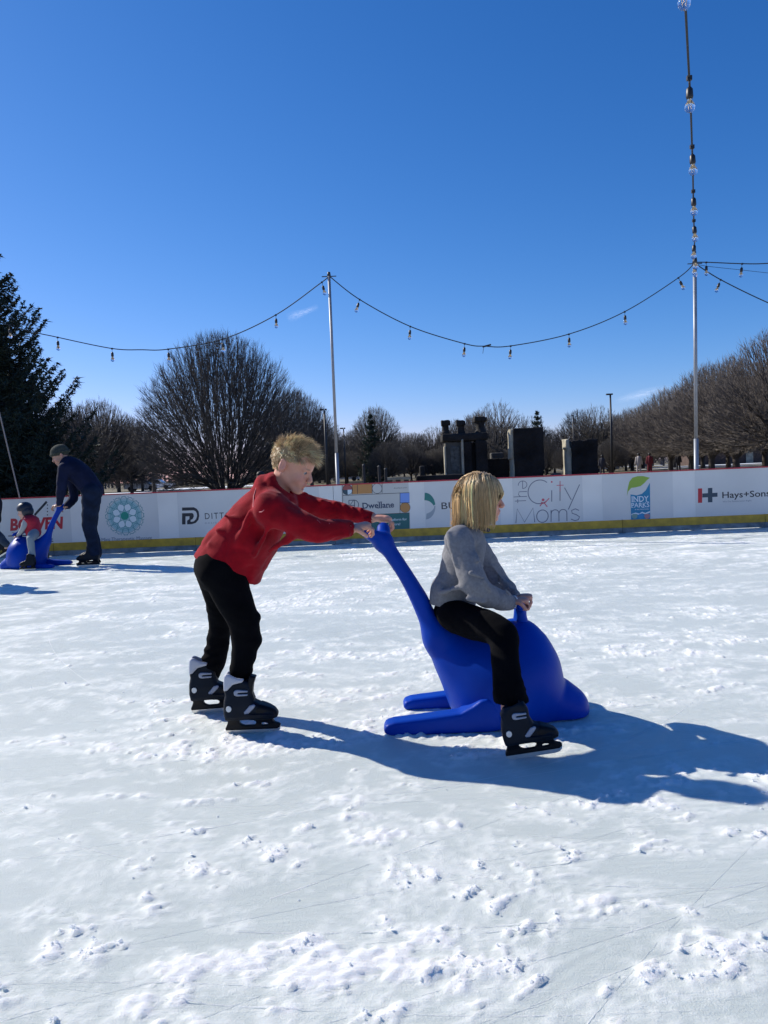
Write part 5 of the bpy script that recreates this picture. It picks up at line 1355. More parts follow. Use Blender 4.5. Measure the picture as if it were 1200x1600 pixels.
# ---------------------------------------------------------------- the boy in red
SKIN_B = (.66, .33, .22)
def build_boy():
    YC = 3.37; root = empty('person', (B1(250, 1500, YC).x, YC, 0), 'boy in a red fleece jacket and black trousers bending forward to push the blue seal', 'person')
    red = mat('fleece_red', (.27, .0028, .010), .95, noise=(14, .2), bump=(420, .0012, 3), spec=.15, sheen=.08); blk = mat('trouser_black', (.0022, .0024, .0036), .95, noise=(14, .3), bump=(300, .0008, 3), spec=.08)
    hd = Head(P(457.5, 728, 3.35), (.88, -.20, -.42), (.36, -.02, .93), .96)
    nY, fY = 3.19, 3.52
    sh_n, el_n, wr_n = P(424, 796, nY+.02), P(487, 823, 3.155), P(549, 826, 3.225)
    sh_f, el_f, wr_f = P(441, 783, fY-.03), P(511, 796, 3.55), P(582, 809, 3.485)
    pel = P(348, 880, YC); chest = P(408, 806, YC); nk = P(434, 770, YC)
    hipn, hipf = P(350, 892, 3.30), P(345, 892, 3.46)
    kn, an = P(381, 988, 3.31), P(375, 1078, 3.30); kf, af = P(342, 985, 3.58), P(326, 1062, 3.605)
    # ---- body: one skin
    h1 = P(563, 817, 3.24); 
    S = Sdf((min(pel.x, af.x)-.16, 3.02, .06), (P(622, 820, 3.5).x, 3.75, hd.w(0, 0, .13).z), .0075,
            fine=[(0, hd.c.x-.12, hd.c.x+.125, .0033), (0, wr_n.x-.03, wr_f.x+.16, .0033), (1, 3.15, 3.56, .0033), (2, hd.c.z-.14, hd.c.z+.13, .0032), (2, wr_n.z-.10, wr_f.z+.06, .0033)])
    hd.sculpt(S, nk, mouth_open=.014)
    S.chain([pel, chest, nk], [.080, .085, .048], .03, flat=(YAX, 1.15)); S.cap(sh_n, sh_f, .05, None, .03)
    for a, b, c in ((sh_n, el_n, wr_n), (sh_f, el_f, wr_f)): S.chain([a, b, c], [.042, .034, .023], .02, sub=3)
    for a, b, c in ((hipn, kn, an), (hipf, kf, af)): S.chain([a, b, c], [.052, .034, .028], .03, sub=3)
    S.cap(an, P(372, 1118, 3.30), .035, .032, .01); S.cap(af, P(322, 1090, 3.605), .035, .032, .01)
    # near hand lies over the left fluke, fingers down its near side; far hand over the right one
    hand(S, wr_n, (1, .06, .16), (.25, .25, -1), 1, .80, (38, 62, 45), thumb_curl=.7)
    hand(S, wr_f, (1, -.10, -.12), (0, -.12, -1), -1, .84, (34, 50, 40), thumb_curl=.6)
    body = emit_body(S, root, [hd], SKIN_B, 1)
    hd.eyes(body, root)
    # ---- jacket
    S = Sdf((P(290, 880, YC).x-.05, 3.02, P(340, 925, YC).z), (wr_f.x+.03, 3.76, P(420, 728, YC).z), .0065)
    cc = lambda u, v, dy=0.0: P(u, v, YC+dy); r = lambda px: px*YC/FPX
    S.chain([cc(342, 905), cc(355, 880), cc(376, 849), cc(402, 815), cc(424, 788)], [r(48), r(50), r(48), r(44), r(38)], .02, flat=(YAX, 1.12))
    S.cap(sh_n, sh_f, .066, .066, .05)
    S.chain([cc(404, 850), cc(401, 880), cc(391, 912)], [r(26), r(19), r(13)], .05, flat=(YAX, 2.2))       # the belly of the jacket hangs
    S.chain([sh_n, sh_n.lerp(el_n, .5)+Vector((0, -.005, -.006)), el_n+Vector((0, 0, -.012)), el_n.lerp(wr_n, .55)+Vector((0, 0, -.008)), wr_n+Vector((-.004, 0, 0))], [.070, .062, .053, .043, .032], .035, sub=5)
    S.chain([sh_f, sh_f.lerp(el_f, .5), el_f, el_f.lerp(wr_f, .6), wr_f+Vector((-.004, 0, 0))], [.066, .056, .047, .039, .027], .035, sub=5)
    # collar / hood gathered at the neck
    ring = [hd.w(-.066, 0, -.085), hd.w(-.05, -.052, -.098), hd.w(.0, -.066, -.128), hd.w(.050, -.04, -.142), hd.w(.062, 0, -.146), hd.w(.050, .04, -.142), hd.w(.0, .066, -.128), hd.w(-.05, .052, -.098), hd.w(-.066, 0, -.085)]
    S.chain(ring, [.023, .022, .019, .017, .017, .017, .019, .022, .023], .02, sub=3)
    S.chain([cc(409, 752), cc(418, 768), cc(432, 778)], [r(11), r(19), r(20)], .03, flat=(YAX, 1.8))
    # folds
    R = np.random.default_rng(5)
    def fold(a, b, rad, k=.02): S.cap(a, b, rad, rad*.6, k)
    fold(sh_n+Vector((.03, -.045, .03)), el_n+Vector((-.05, -.035, .035)), .013); fold(sh_n+Vector((.0, -.05, -.02)), sh_n+Vector((.10, -.05, -.085)), .014)
    fold(P(455, 838, 3.16), P(420, 862, 3.22), .016); fold(P(392, 800, 3.20), P(372, 850, 3.22), .012); fold(P(425, 812, 3.16), P(398, 868, 3.21), .014)
    for t in (.50, .62, .75, .88):
        q = el_n.lerp(wr_n, t)+Vector((0, 0, -.004)); S.cap(q+Vector((-.004, -.03, .02)), q+Vector((.006, -.036, -.022)), .012-.004*t, .008, .012)
    for t in (.25, .45, .62, .80):
        q = el_f.lerp(wr_f, t); S.cap(q+Vector((-.008, -.02, .034)), q+Vector((.006, -.036, -.010)), .014-.004*t, .008, .012)
    for (u, v) in ((507, 784), (558, 798), (480, 772)):
        S.cap(P(u-4, v, 3.50), P(u+5, v+3, 3.52), .013, .010, .014)
    for (u0, v0, u1, v1) in ((340, 828, 372, 846), (328, 850, 366, 868), (352, 806, 380, 818)): fold(P(u0, v0, 3.258), P(u1, v1, 3.238), .007, .022)
    S.wrinkle(lambda x, y, z: .0062*noise3(x*9+z*7, y*9, z*13-x*6)+.0034*noise3(x*24+z*14, y*22, z*30-x*12)+crease(x+z*.5, y, z-x*.4, .0036, 9)+crease(x, y, z, .0015, 19, seed=5))
    # openings: hem, cuffs, neck
    h0 = cc(309, 869); h1_ = cc(400, 911); hd_ = (h1_-h0); S.plane(h0, hd_.cross(Vector((0, 1, 0))).normalized()*(1 if hd_.cross(Vector((0, 1, 0))).z < 0 else -1))
    dn = (wr_n-el_n).normalized(); df = (wr_f-el_f).normalized()
    S.cap(wr_n-dn*.01, wr_n+dn*.05, .0255, None, .0, 'sub'); S.cap(wr_f-df*.01, wr_f+df*.05, .0225, None, .0, 'sub')
    S.cap(hd.w(0, 0, -.10), hd.w(-.012, 0, -.16), .053, .045, .006, 'sub')
    V, Q = S.mesh(1); jk = child('jacket', V, Q, red, root, True)
    # piping seams and zip pull
    pip = mat('piping_pink', (.62, .16, .17), .6)
    def on_line(pts, r_, nm='piping', m=pip):
        # lay the cord on the jacket, pulled towards the camera side
        out = []
        for p in pts: out.append(surf(S, p))
        MB().tube(out, r_, 5).build(nm, m, jk, True)
    on_line([P(u, v, 3.3) for u, v in ((413, 797), (418, 797), (424, 792), (430, 784), (436, 780))], .0022); on_line([P(u, v, 3.3) for u, v in ((401, 760), (398, 775), (402, 790), (408, 800))], .0022)
    on_line([P(u, v, 3.3) for u, v in ((494, 805), (501, 809), (507, 815))], .0018); on_line([P(u, v, 3.3) for u, v in ((512, 820), (519, 814))], .0018)
    for (w_, el_, rr) in ((wr_n, el_n, .031), (wr_f, el_f, .0265)):
        d = (w_-el_).normalized(); MB().tube([w_-d*.012, w_+d*.002], [rr, rr*.96], 18, cap=False).build('cuff', red, jk, True)
    # ---- trousers
    S = Sdf((P(290, 1000, YC).x-.04, 3.08, .11), (P(425, 960, 3.3).x+.04, 3.76, P(340, 845, YC).z), .0065)
    q = lambda u, v, Y: P(u, v, Y)
    S.cap(q(344, 884, 3.32), q(344, 884, 3.42), r(36), None, .02)
    S.ell(q(336, 886, YC), (r(30), .135, r(36)), k=.03)
    S.chain([q(350, 892, 3.295), q(362, 925, 3.29), q(378, 965, 3.295), q(384, 1000, 3.31), q(378, 1034, 3.30), q(375, 1062, 3.30), q(375, 1076, 3.30)], [r(34), r(29), r(24), r(21), r(17), r(16), r(15)], .03, flat=(YAX, 1.0), sub=4)
    S.chain([q(340, 892, 3.455), q(343, 930, 3.51), q(344, 968, 3.56), q(341, 1003, 3.59), q(335, 1032, 3.60), q(329, 1052, 3.605)], [r(34), r(25), r(19), r(19), r(19), r(15)], .03, sub=4)
    # bunched cloth: rolls round the shins and knees
    for (a, rad, bump) in (((381, 962), 24, 9), ((387, 999), 19.5, 10), ((380, 1024), 18.5, 6), ((375, 1045), 17.5, 5), ((375, 1062), 17, 4)):
        c0 = q(a[0]+2, a[1], 3.31); S.ell(c0, (r(rad), r(rad)*.95, r(bump+2)), ax=((.97, 0, -.25), (0, 1, 0), (.25, 0, .97)), k=.022)
    for (a, rad, bump) in (((342, 995), 19, 4), ((338, 1010), 21, 5), ((333, 1024), 20, 4.5), ((334, 1038), 18.5, 4)):
        c0 = q(a[0], a[1], 3.59); S.ell(c0, (r(rad), r(rad)*.95, r(bump+2)), ax=((.97, 0, .2), (0, 1, 0), (-.2, 0, .97)), k=.012)
    S.wrinkle(lambda x, y, z: .0040*noise3(x*11, y*11, z*22)+.0026*noise3(x*26+z*20, y*26, z*34))
    V, Q = S.mesh(1); child('trousers', V, Q, blk, root, True)
    # ---- skates
    g = G(353.5, 1147.5); put_skate(root, Vector((g.x, g.y, 0)), 0.0, 0.0, 1.0)
    g = G(299.5, 1115.5); put_skate(root, Vector((g.x, g.y, 0)), .10, .01, 1.0)
    # ---- hair: short, tousled, blond
    def keep(q): 
        x, y, z = q
        if z < -.055: return False
        if x > .055: return z > .052
        if x > .01: return z > .030 - (.055-x)*.15
        if abs(y) > .050 and x > -.045: return z > .024
        return z > -.055-.0*x
    n = 6000; L, W, N_ = scalp(hd, n, 3, keep); R = np.random.default_rng(8)
    A = np.array([list(a) for a in hd.ax]); f, l, u = A
    top = np.clip((L[:, 2]-.03)/.07, 0, 1)[:, None]; cl = np.stack([noise3(L[:, 0]*60, L[:, 1]*60, L[:, 2]*60+o) for o in (0, 30, 60)], 1)
    D = N_*(.62+.45*top) + f*(.04+.20*top) - u*(.42*(1-top)) + cl*.85 + R.normal(0, .16, (n, 3)) + np.array([[0, 0, 1]])*top*.25
    D /= np.linalg.norm(D, axis=1, keepdims=True)
    ln = (.014+.022*top[:, 0]+.014*np.clip(L[:, 0]/.07, 0, 1))*R.uniform(.6, 1.45, n)
    V, F, tid = strands(W, D, ln, 3, .00085, lambda p, d, t: d*1.0 + f*.12 - np.array([0, 0, 1])*.22, 4, .2, .25)
    base = np.array([(.88, .64, .36)]); c = base*R.uniform(.6, 1.3, (n, 1))*(1+.55*cl[:, :1]); dark = R.random(n) < .15; c[dark] *= .55  # tone per lock paints in the shading between hair clumps
    hc = np.clip(c, 0, .9)[tid]
    S = Sdf(tuple(np.array(hd.c)-.13), tuple(np.array(hd.c)+.14), .005); S.ell(hd.w(-.008, 0, .030), [x*hd.k for x in (.0985, .078, .083)], hd.ax)
    S.plane(hd.w(.03, 0, .032), hd.u*-1*.75+hd.f*.66); S.plane(hd.w(-.0, 0, -.052), hd.u*-1)
    S.F = np.maximum(S.F, -boxsd(S, hd, (.03, 0, -.05), (.060, .12, .062)))
    V2, Q2 = S.mesh(1)
    cap_c = np.tile(np.array([[.34, .23, .11]]), (len(V2), 1))
    child('hair', np.concatenate([V2, V]), [np.concatenate([Q2, F+len(V2)])], hair_mat('hair_boy'), root, True, attrs={'Col': np.concatenate([cap_c, hc])})
    return root
def boxsd(S, hd, c, h):
    X, Y, Z = np.meshgrid(*S.ax, indexing='ij'); o = hd.w(*c); d = [X-o.x, Y-o.y, Z-o.z]
    q = [np.abs(d[0]*a.x+d[1]*a.y+d[2]*a.z)-hh*hd.k for a, hh in zip(hd.ax, h)]
    return np.maximum(np.maximum(q[0], q[1]), q[2]).astype(np.float32)
def surf(S, p, d=Vector((0, -1, 0))):
    """the place where the field's surface is met coming from the camera side at p's x, z"""
    ix = int(np.argmin(np.abs(S.ax[0]-p.x))); iz = int(np.argmin(np.abs(S.ax[2]-p.z))); col = S.F[ix, :, iz]; k = np.nonzero(col < 0)[0]
    y = S.ax[1][k[0]] if len(k) else p.y
    return Vector((p.x + (CAMP.x-p.x)*0, float(y)-.001, p.z))
boy = build_boy()

# ---------------------------------------------------------------- the girl in grey
def build_girl():
    YC = 3.36; root = empty('person', (B2(430, 1300, YC).x, YC, 0), 'girl with a blond bob and grey sweatshirt riding on the blue seal', 'person')
    grey = mat('fleece_grey', (.205, .205, .215), .97, noise=(90, .14), bump=(380, .0013, 4), spec=.15, sheen=.08); blk = mat('trouser_black', (0, 0, 0))
    hd = Head(P(750.5, 777.5, YC), (.985, -.12, -.09), (.08, 0, 1), .95)
    sh_n, el_n, wr_n = B2(436, 392, 3.235), B2(540, 640, 3.17), B2(700, 706, 3.265); sh_f, el_f, wr_f = B2(500, 392, 3.485), B2(634, 600, 3.53), B2(724, 682, 3.44)
    pel = B2(418, 730, YC); chest = B2(450, 470, YC); nk = P(741, 815, YC)
    hipn, kn, an = B2(440, 790, 3.26), B2(655, 872, 3.03), B2(690, 1175, 2.905); hipf, kf, af = B2(430, 790, 3.46), B2(600, 860, 3.68), B2(610, 1120, 3.72)
    S = Sdf((pel.x-.16, 2.84, .10), (B2(810, 0, 3.3).x, 3.80, hd.w(0, 0, .13).z), .0078,
            fine=[(0, hd.c.x-.12, hd.c.x+.125, .003), (0, wr_n.x-.02, wr_n.x+.12, .0034), (1, 3.20, 3.52, .0034), (2, hd.c.z-.13, hd.c.z+.12, .003), (2, wr_n.z-.07, wr_f.z+.04, .0034)])
    hd.sculpt(S, nk); S.chain([pel, chest, nk], [.066, .066, .040], .03, flat=(YAX, 1.12)); S.cap(sh_n, sh_f, .04, None, .03)
    for a, b, c in ((sh_n, el_n, wr_n), (sh_f, el_f, wr_f)): S.chain([a, b, c], [.036, .030, .021], .02, sub=3)
    for a, b, c in ((hipn, kn, an), (hipf, kf, af)): S.chain([a, b, c], [.050, .042, .034], .03, sub=3)
    S.cap(an, B2(690, 1290, 2.885), .034, .03, .01); S.cap(af, B2(610, 1200, 3.73), .034, .03, .01)
    hand(S, wr_n, (1, .12, .05), (.15, 0, -1), 1, .74, (55, 75, 55), thumb_curl=.8)
    hand(S, wr_f, (1, -.18, .02), (.15, 0, -1), -1, .74, (55, 75, 55), thumb_curl=.8)
    body = emit_body(S, root, [hd], (.64, .31, .21), 1); hd.eyes(body, root)
    # sweatshirt
    S = Sdf((pel.x-.16, 3.06, pel.z-.04), (wr_f.x+.02, 3.66, P(0, 808, YC).z), .0062); r = lambda px: px/3.2*YC/FPX
    c = lambda x, y, dy=0.0: B2(x, y, YC+dy)
    S.chain([c(405, 745), c(415, 690), c(432, 620), c(447, 540), c(462, 460), c(472, 395), c(485, 340)], [r(106), r(102), r(104), r(108), r(106), r(92), r(54)], .02, flat=(YAX, 1.12), sub=4)
    S.cap(sh_n, sh_f, .050, None, .05)
    S.chain([c(350, 640), c(330, 690), c(322, 716)], [r(52), r(44), r(24)], .05, flat=(YAX, 2.0))
    S.chain([sh_n, sh_n.lerp(el_n, .5)+Vector((-.008, -.004, 0)), el_n, el_n.lerp(wr_n, .5)+Vector((0, 0, -.010)), wr_n+Vector((-.006, 0, -.002))], [.058, .056, .055, .046, .032], .032, sub=5)
    S.chain([sh_f, sh_f.lerp(el_f, .5), el_f, el_f.lerp(wr_f, .5), wr_f+Vector((-.004, 0, 0))], [.054, .050, .046, .040, .028], .032, sub=5)
    def fold(a, b, rad, k=.016): S.cap(a, b, rad, rad*.55, k)
    fold(B2(388, 360, 3.2), B2(418, 520, 3.17), .010); fold(B2(405, 640, 3.22), B2(470, 628, 3.15), .010); fold(B2(350, 660, 3.24), B2(420, 640, 3.18), .011); fold(B2(505, 400, 3.2), B2(535, 500, 3.14), .012)
    fold(B2(565, 600, 3.12), B2(600, 650, 3.12), .012); fold(B2(500, 560, 3.10), B2(560, 585, 3.10), .010); fold(B2(640, 610, 3.14), B2(690, 665, 3.18), .009); fold(B2(480, 690, 3.14), B2(560, 706, 3.12), .010)
    fold(B2(650, 590, 3.47), B2(690, 630, 3.44), .012); fold(B2(600, 520, 3.46), B2(640, 570, 3.47), .010); fold(B2(690, 640, 3.42), B2(720, 650, 3.40), .010)
    S.wrinkle(lambda x, y, z: .0050*noise3(x*10+z*6, y*9, z*12-x*5)+.0028*noise3(x*25, y*24, z*28+x*10)+crease(x-z*.5, y, z+x*.3, .0045, 8, seed=3)+crease(x, y, z, .0022, 18, seed=9))
    h0 = B2(296, 738, YC); h1 = B2(460, 700, YC); h2 = B2(560, 745, YC)
    S.plane(h0.lerp(h1, .5), Vector((-.10, 0, -1))); 
    dn = (wr_n-el_n).normalized(); df = (wr_f-el_f).normalized()
    S.cap(wr_n-dn*.01, wr_n+dn*.05, .0235, None, 0, 'sub'); S.cap(wr_f-df*.01, wr_f+df*.05, .021, None, 0, 'sub'); S.cap(P(741, 800, YC), P(739, 822, YC), .050, .040, .005, 'sub')
    V, Q = S.mesh(1); sw = child('sweatshirt', V, Q, grey, root, True)
    MB().tube([wr_n-dn*.022, wr_n-dn*.004], [.031, .029], 18, cap=False).build('cuff', grey, sw, True); MB().tube([wr_f-df*.016, wr_f+df*.0], [.027, .0255], 18, cap=False).build('cuff', grey, sw, True)
    # dark collar of the shirt beneath
    ring = [P(741, 0, YC)]; cz = P(745, 823, YC); pts = [Vector((cz.x+.047*math.cos(a)+.004, YC+.049*math.sin(a), cz.z-.014*math.cos(a)-.003)) for a in np.linspace(0, 2*math.pi, 25)]
    MB().tube(pts, .0085, 7, cap=False).build('shirt_collar', mat('shirt_dark', (.012, .014, .03), .8), root, True)
    # bracelet
    bead = mat('bead_white', (.78, .76, .76), .3); bc = wr_n+dn*.007; u_ = dn.cross(Vector((0, 1, 0))).normalized(); v_ = dn.cross(u_)
    sv, sf = subd(icoV/1.0, icoF); sv = sv/np.linalg.norm(sv, axis=1, keepdims=True)
    cord = MB().tube([bc+(u_*math.cos(a)+v_*math.sin(a))*.0275 for a in np.linspace(0, 2*math.pi, 21)], .0014, 4, cap=False).build('bracelet', bead, root, True)
    bm_ = npmesh('bead', sv*.0040, sf)
    for a in np.linspace(0, 2*math.pi, 23)[:-1]:
        p = bc+(u_*math.cos(a)+v_*math.sin(a))*.0282; o = link('bead', bm_, bead, cord, True); o.location = p-root.location
    # trousers
    S = Sdf((pel.x-.17, 2.80, .20), (B2(800, 0, 3).x+.04, 3.86, pel.z+.10), .0066)
    S.ell(B2(410, 752, YC), (r(100), .150, r(62)), k=.03)
    S.chain([B2(420, 775, 3.27), B2(520, 812, 3.17), B2(610, 838, 3.07), B2(662, 885, 3.02)], [r(82), r(80), r(72), r(64)], .03, sub=4)
    S.chain([B2(662, 885, 3.02), B2(668, 980, 2.97), B2(678, 1080, 2.93), B2(694, 1170, 2.90), B2(706, 1225, 2.895)], [r(68), r(62), r(61), r(69), r(68)], .02, sub=4)
    S.chain([B2(420, 775, 3.45), B2(500, 812, 3.58), B2(570, 850, 3.68)], [r(82), r(84), r(72)], .03, sub=4); S.chain([B2(570, 850, 3.68), B2(590, 1000, 3.71), B2(605, 1130, 3.72)], [r(72), r(66), r(66)], .02, sub=4)
    for (x, y, rad) in ((694, 1150, 68), (702, 1190, 69), (684, 1110, 63)):
        S.ell(B2(x, y, 2.91 if y > 1000 else 3.02), (r(rad), r(rad)*.95, r(16)), ax=((.98, 0, .1), (0, 1, 0), (-.1, 0, .98)), k=.012)
    S.wrinkle(lambda x, y, z: .0042*noise3(x*11, y*11, z*20)+.0026*noise3(x*26+z*18, y*26, z*32))
    V, Q = S.mesh(1); child('trousers', V, Q, blk, root, True)
    # skates
    g = G(790, 1189.5); a = math.radians(7.5); put_skate(root, Vector((g.x+.004, g.y, .004)), -.05, a, .90, skip=('liner', 'tongue'))
    put_skate(root, Vector((B2(545, 0, 3.74).x, 3.76, .006)), .06, .04, .90)
    # hair
    def keep(q):
        x, y, z = q
        if x > .072 and z < .058: return False
        if x > .050 and z < .030: return False
        return z > -.04
    n = 5400; L, W, N_ = scalp(hd, n, 5, keep); R = np.random.default_rng(12); A = np.array([list(a) for a in hd.ax]); f, l, u = A
    side = np.sign(L[:, 1]+.006+1e-6)[:, None]; 
    D = N_*.18 + l*side*.55 - f*np.clip((.05-L[:, 0:1])/.1, -.25, 1)*.35 - np.array([[0, 0, .35]])
    D -= N_*(D*N_).sum(1, keepdims=True)*.8
    D /= np.linalg.norm(D, axis=1, keepdims=True)
    cid = R.integers(0, n, 170); cn = ((L[:, None]-L[cid][None])**2).sum(2).argmin(1); cd = R.normal(0, .12, (170, 3)); cl_ = R.normal(0, .016, 170); flick = R.random(170)*1.2; D = D + cd[cn]
    hc_, hk = np.array(hd.c), hd.k; ce = np.array([-.006, 0, .020]); re = np.array([.103, .087, .094])
    def rule(p, d, t):
        Lp = ((p-hc_) @ A.T)/hk; q = (Lp-ce)/re; k = np.sqrt((q**2).sum(1)); g = (q/re); g /= np.linalg.norm(g, axis=1, keepdims=True); gw = g @ A
        below = Lp[:, 2] < .0; q2 = Lp[:, :2]/np.array([.094, .084]); k2 = np.sqrt((q2**2).sum(1))
        nd = d + np.array([[0, 0, -1]])*(.55+.9*t); inside = (k < 1.05)
        dn_ = (nd*gw).sum(1, keepdims=True); nd = np.where(inside[:, None], nd-gw*dn_+gw*np.clip(1.06-k, 0, .4)[:, None]*2.0, nd)
        rad = np.concatenate([Lp[:, :2], np.zeros((len(Lp), 1))], 1); rad /= np.linalg.norm(rad, axis=1, keepdims=True)+1e-6; rw = rad @ A
        nd = np.where((below & (k2 > 1.08))[:, None], nd - rw*.12, nd) + cd[cn]*.35*t - f*(np.clip(t-.72, 0, 1)*2.2*(Lp[:, 0:1] < .0)*flick[cn][:, None])
        # the lock in front stays beside the cheek, off the face
        fr = (Lp[:, 0] > .070) & (Lp[:, 2] < .045); nd = np.where(fr[:, None], nd - f*1.0*np.clip((Lp[:, 0:1]-.062)/.03, 0, 1.2), nd)
        return nd
    tipz = -.112 + .030*np.clip((L[:, 0]-.0)/.07, 0, 1) + R.normal(0, .008, n) + cl_[cn] + .022*np.clip(L[:, 0]/.07, 0, 1)*(R.random(n) < .5)
    arc_len = (L[:, 2]-tipz)*hk*1.02 + .050*np.clip((L[:, 2]-.02)/.09, 0, 1)*(1-np.abs(L[:, 1])/.1)+.012
    V, F, tid = strands(W + N_*.003, D, arc_len, 7, .00135, rule, 5, .10, .35)
    tone = .5+.5*noise2(np.arctan2(L[:, 1], L[:, 0])*9, L[:, 2]*12) + R.normal(0, .25, 170)[cn]; tone = np.clip(tone, 0, 1.3)
    c = np.array([(.80, .54, .26)])*(.60+.75*tone[:, None])*R.uniform(.7, 1.3, (n, 1)); dk = R.random(n) < .16; c[dk] *= .6
    steps = 8; ringid = np.tile(np.repeat(np.arange(steps), 3), n)/(steps-1); hcol = c[tid]
    roots = np.clip(1-ringid*3.0, 0, 1)[:, None]*np.clip((L[tid, 2:3]-.01)/.08, 0, 1); hcol = hcol*(1-.55*roots)
    S = Sdf(tuple(np.array(hd.c)-.15), tuple(np.array(hd.c)+.15), .005)
    S.ell(hd.w(-.010, 0, .026), [x*hd.k for x in (.098, .080, .085)], hd.ax); S.chain([hd.w(-.045, 0, .0), hd.w(-.050, 0, -.05), hd.w(-.052, 0, -.088)], [.045, .045, .036], .02, flat=(YAX, 1.35)); 
    S.F = np.maximum(S.F, -boxsd(S, hd, (.085, 0, -.06), (.060, .12, .105)))
    V2, Q2 = S.mesh(1); cc_ = np.tile(np.array([[.34, .23, .11]]), (len(V2), 1))
    child('hair', np.concatenate([V2, V]), [np.concatenate([Q2, F+len(V2)])], hair_mat('hair_girl'), root, True, attrs={'Col': np.concatenate([cc_, np.clip(hcol, 0, .9)])})
    return root
girl = build_girl()
# ================================================================== FIGURES FARTHER OFF
def figure(root, head, J, cols, h=.0135, fine_hands=True, hat=None, vest=False, shoes=True):
    """J: joints; builds body, upper garment, trousers"""
    allp = [Vector(p) for p in J.values() if not isinstance(p, (int, float))]; lo = [min(p[i] for p in allp) for i in range(3)]; hi = [max(p[i] for p in allp) for i in range(3)]
    s = J['s']; pad = .20*s
    S = Sdf([l-pad for l in lo], [x+pad for x in hi], h, fine=[(0, head.c.x-.12, head.c.x+.12, .0075), (2, head.c.z-.14, head.c.z+.13, .0075)])
    head.sculpt(S, J['neck'])
    S.chain([J['pelvis'], J['chest'], J['neck']], [.10*s, .11*s, .055*s], .03, flat=(J['side'], 1.2))
    for a in 'nf':
        S.chain([J['sh_'+a], J['el_'+a], J['wr_'+a]], [.042*s, .035*s, .026*s], .02, sub=3); S.chain([J['hip_'+a], J['kn_'+a], J['an_'+a]], [.06*s, .036*s, .030*s], .03, sub=3)
        S.cap(J['an_'+a], J['an_'+a]+Vector((0, 0, -.05*s)), .034*s, None, .01)
        hd_dir = J.get('hand_'+a, (J['wr_'+a]-J['el_'+a])); hand(S, J['wr_'+a], hd_dir, J.get('palm_'+a, Vector((0, 0, -1))), J['thumb_'+a], .95*s, (40, 55, 40))
    body = emit_body(S, root, [head], cols['skin'], 1); head.eyes(body, root)
    S = Sdf([l-pad for l in lo], [x+pad for x in hi], h)
    t = J.get('tf', 1.0)
    S.chain([J['pelvis']+(J['chest']-J['pelvis'])*-.05, J['pelvis'].lerp(J['chest'], .5)+J.get('bulge', Vector((0, 0, 0))), J['chest'], J['chest'].lerp(J['neck'], .7)], [.135*s*t, .140*s*t, .140*s*t, .085*s*t], .03, flat=(J['side'], 1.25)); S.cap(J['sh_n'], J['sh_f'], .075*s, None, .04)
    if not vest:
        for a in 'nf': S.chain([J['sh_'+a], J['el_'+a], J['wr_'+a]], [.075*s, .060*s, .042*s], .03, sub=4); S.cap(J['wr_'+a], J['wr_'+a]+(J['wr_'+a]-J['el_'+a]).normalized()*.06, .03*s, None, 0, 'sub')
    S.wrinkle(lambda x, y, z: .009*s*noise3(x*7+z*5, y*7, z*9)+.004*noise3(x*18, y*18, z*22))
    S.cap(J['neck'], J['neck'].lerp(head.c, .8), .058*s, .06*s, .005, 'sub')
    V, Q = S.mesh(1); child('jacket' if not vest else 'vest', V, Q, cols['top'], root, True)
    if vest:
        S = Sdf([l-pad for l in lo], [x+pad for x in hi], h)
        for a in 'nf': S.chain([J['sh_'+a], J['el_'+a], J['wr_'+a]], [.070*s, .056*s, .040*s], .03, sub=4)
        S.wrinkle(lambda x, y, z: .006*noise3(x*14, y*14, z*16)); V, Q = S.mesh(1); child('sleeves', V, Q, cols['sleeve'], root, True)
    S = Sdf([l-pad for l in lo], [x+pad for x in hi], h)
    S.ell(J['pelvis'], (.125*s, .165*s if abs(Vector(J['side']).y) > .5 else .14*s, .13*s), k=.03)
    tr = J.get('leg', 1.0)
    for a in 'nf': S.chain([J['hip_'+a], J['hip_'+a].lerp(J['kn_'+a], .5), J['kn_'+a], J['kn_'+a].lerp(J['an_'+a], .55), J['an_'+a]], [.105*s*tr, .092*s*tr, .074*s*tr, .066*s*tr, .064*s*tr], .035, sub=3)
    S.wrinkle(lambda x, y, z: .007*s*noise3(x*10, y*10, z*16)+.004*noise3(x*22, y*22, z*26)); V, Q = S.mesh(1); child('trousers', V, Q, cols['leg'], root, True)
    if hat:
        S = Sdf([c-.16 for c in head.c], [c+.18 for c in head.c], .006); k = head.k
        S.ell(head.w(-.010, 0, .040), [x*k for x in (.108, .088, .092)], head.ax, 0); S.plane(head.w(.0, 0, -.006), head.u*-1+head.f*.30)
        ring = [head.w(-.010+.104*math.cos(a), .084*math.sin(a), .026+.018*math.cos(a)) for a in np.linspace(0, 2*math.pi, 17)]
        if hat[1] == 'beanie': S.chain(ring, [.014*k]*17, .006, sub=1)
        S.wrinkle(lambda x, y, z: .0022*np.sin(np.arctan2(y-head.c.y, x-head.c.x)*26))
        V, Q = S.mesh(1); child(hat[1], V, Q, hat[0], root, True)
    return body
def C3(x, y, Y): return P(x/6.667, 680 + y/6.667, Y)
navy = mat('jacket_navy', (.006, .010, .034), .85, noise=(9, .3), spec=.2); jean = mat('denim_dark', (.007, .014, .034), .85, noise=(12, .35), spec=.15)
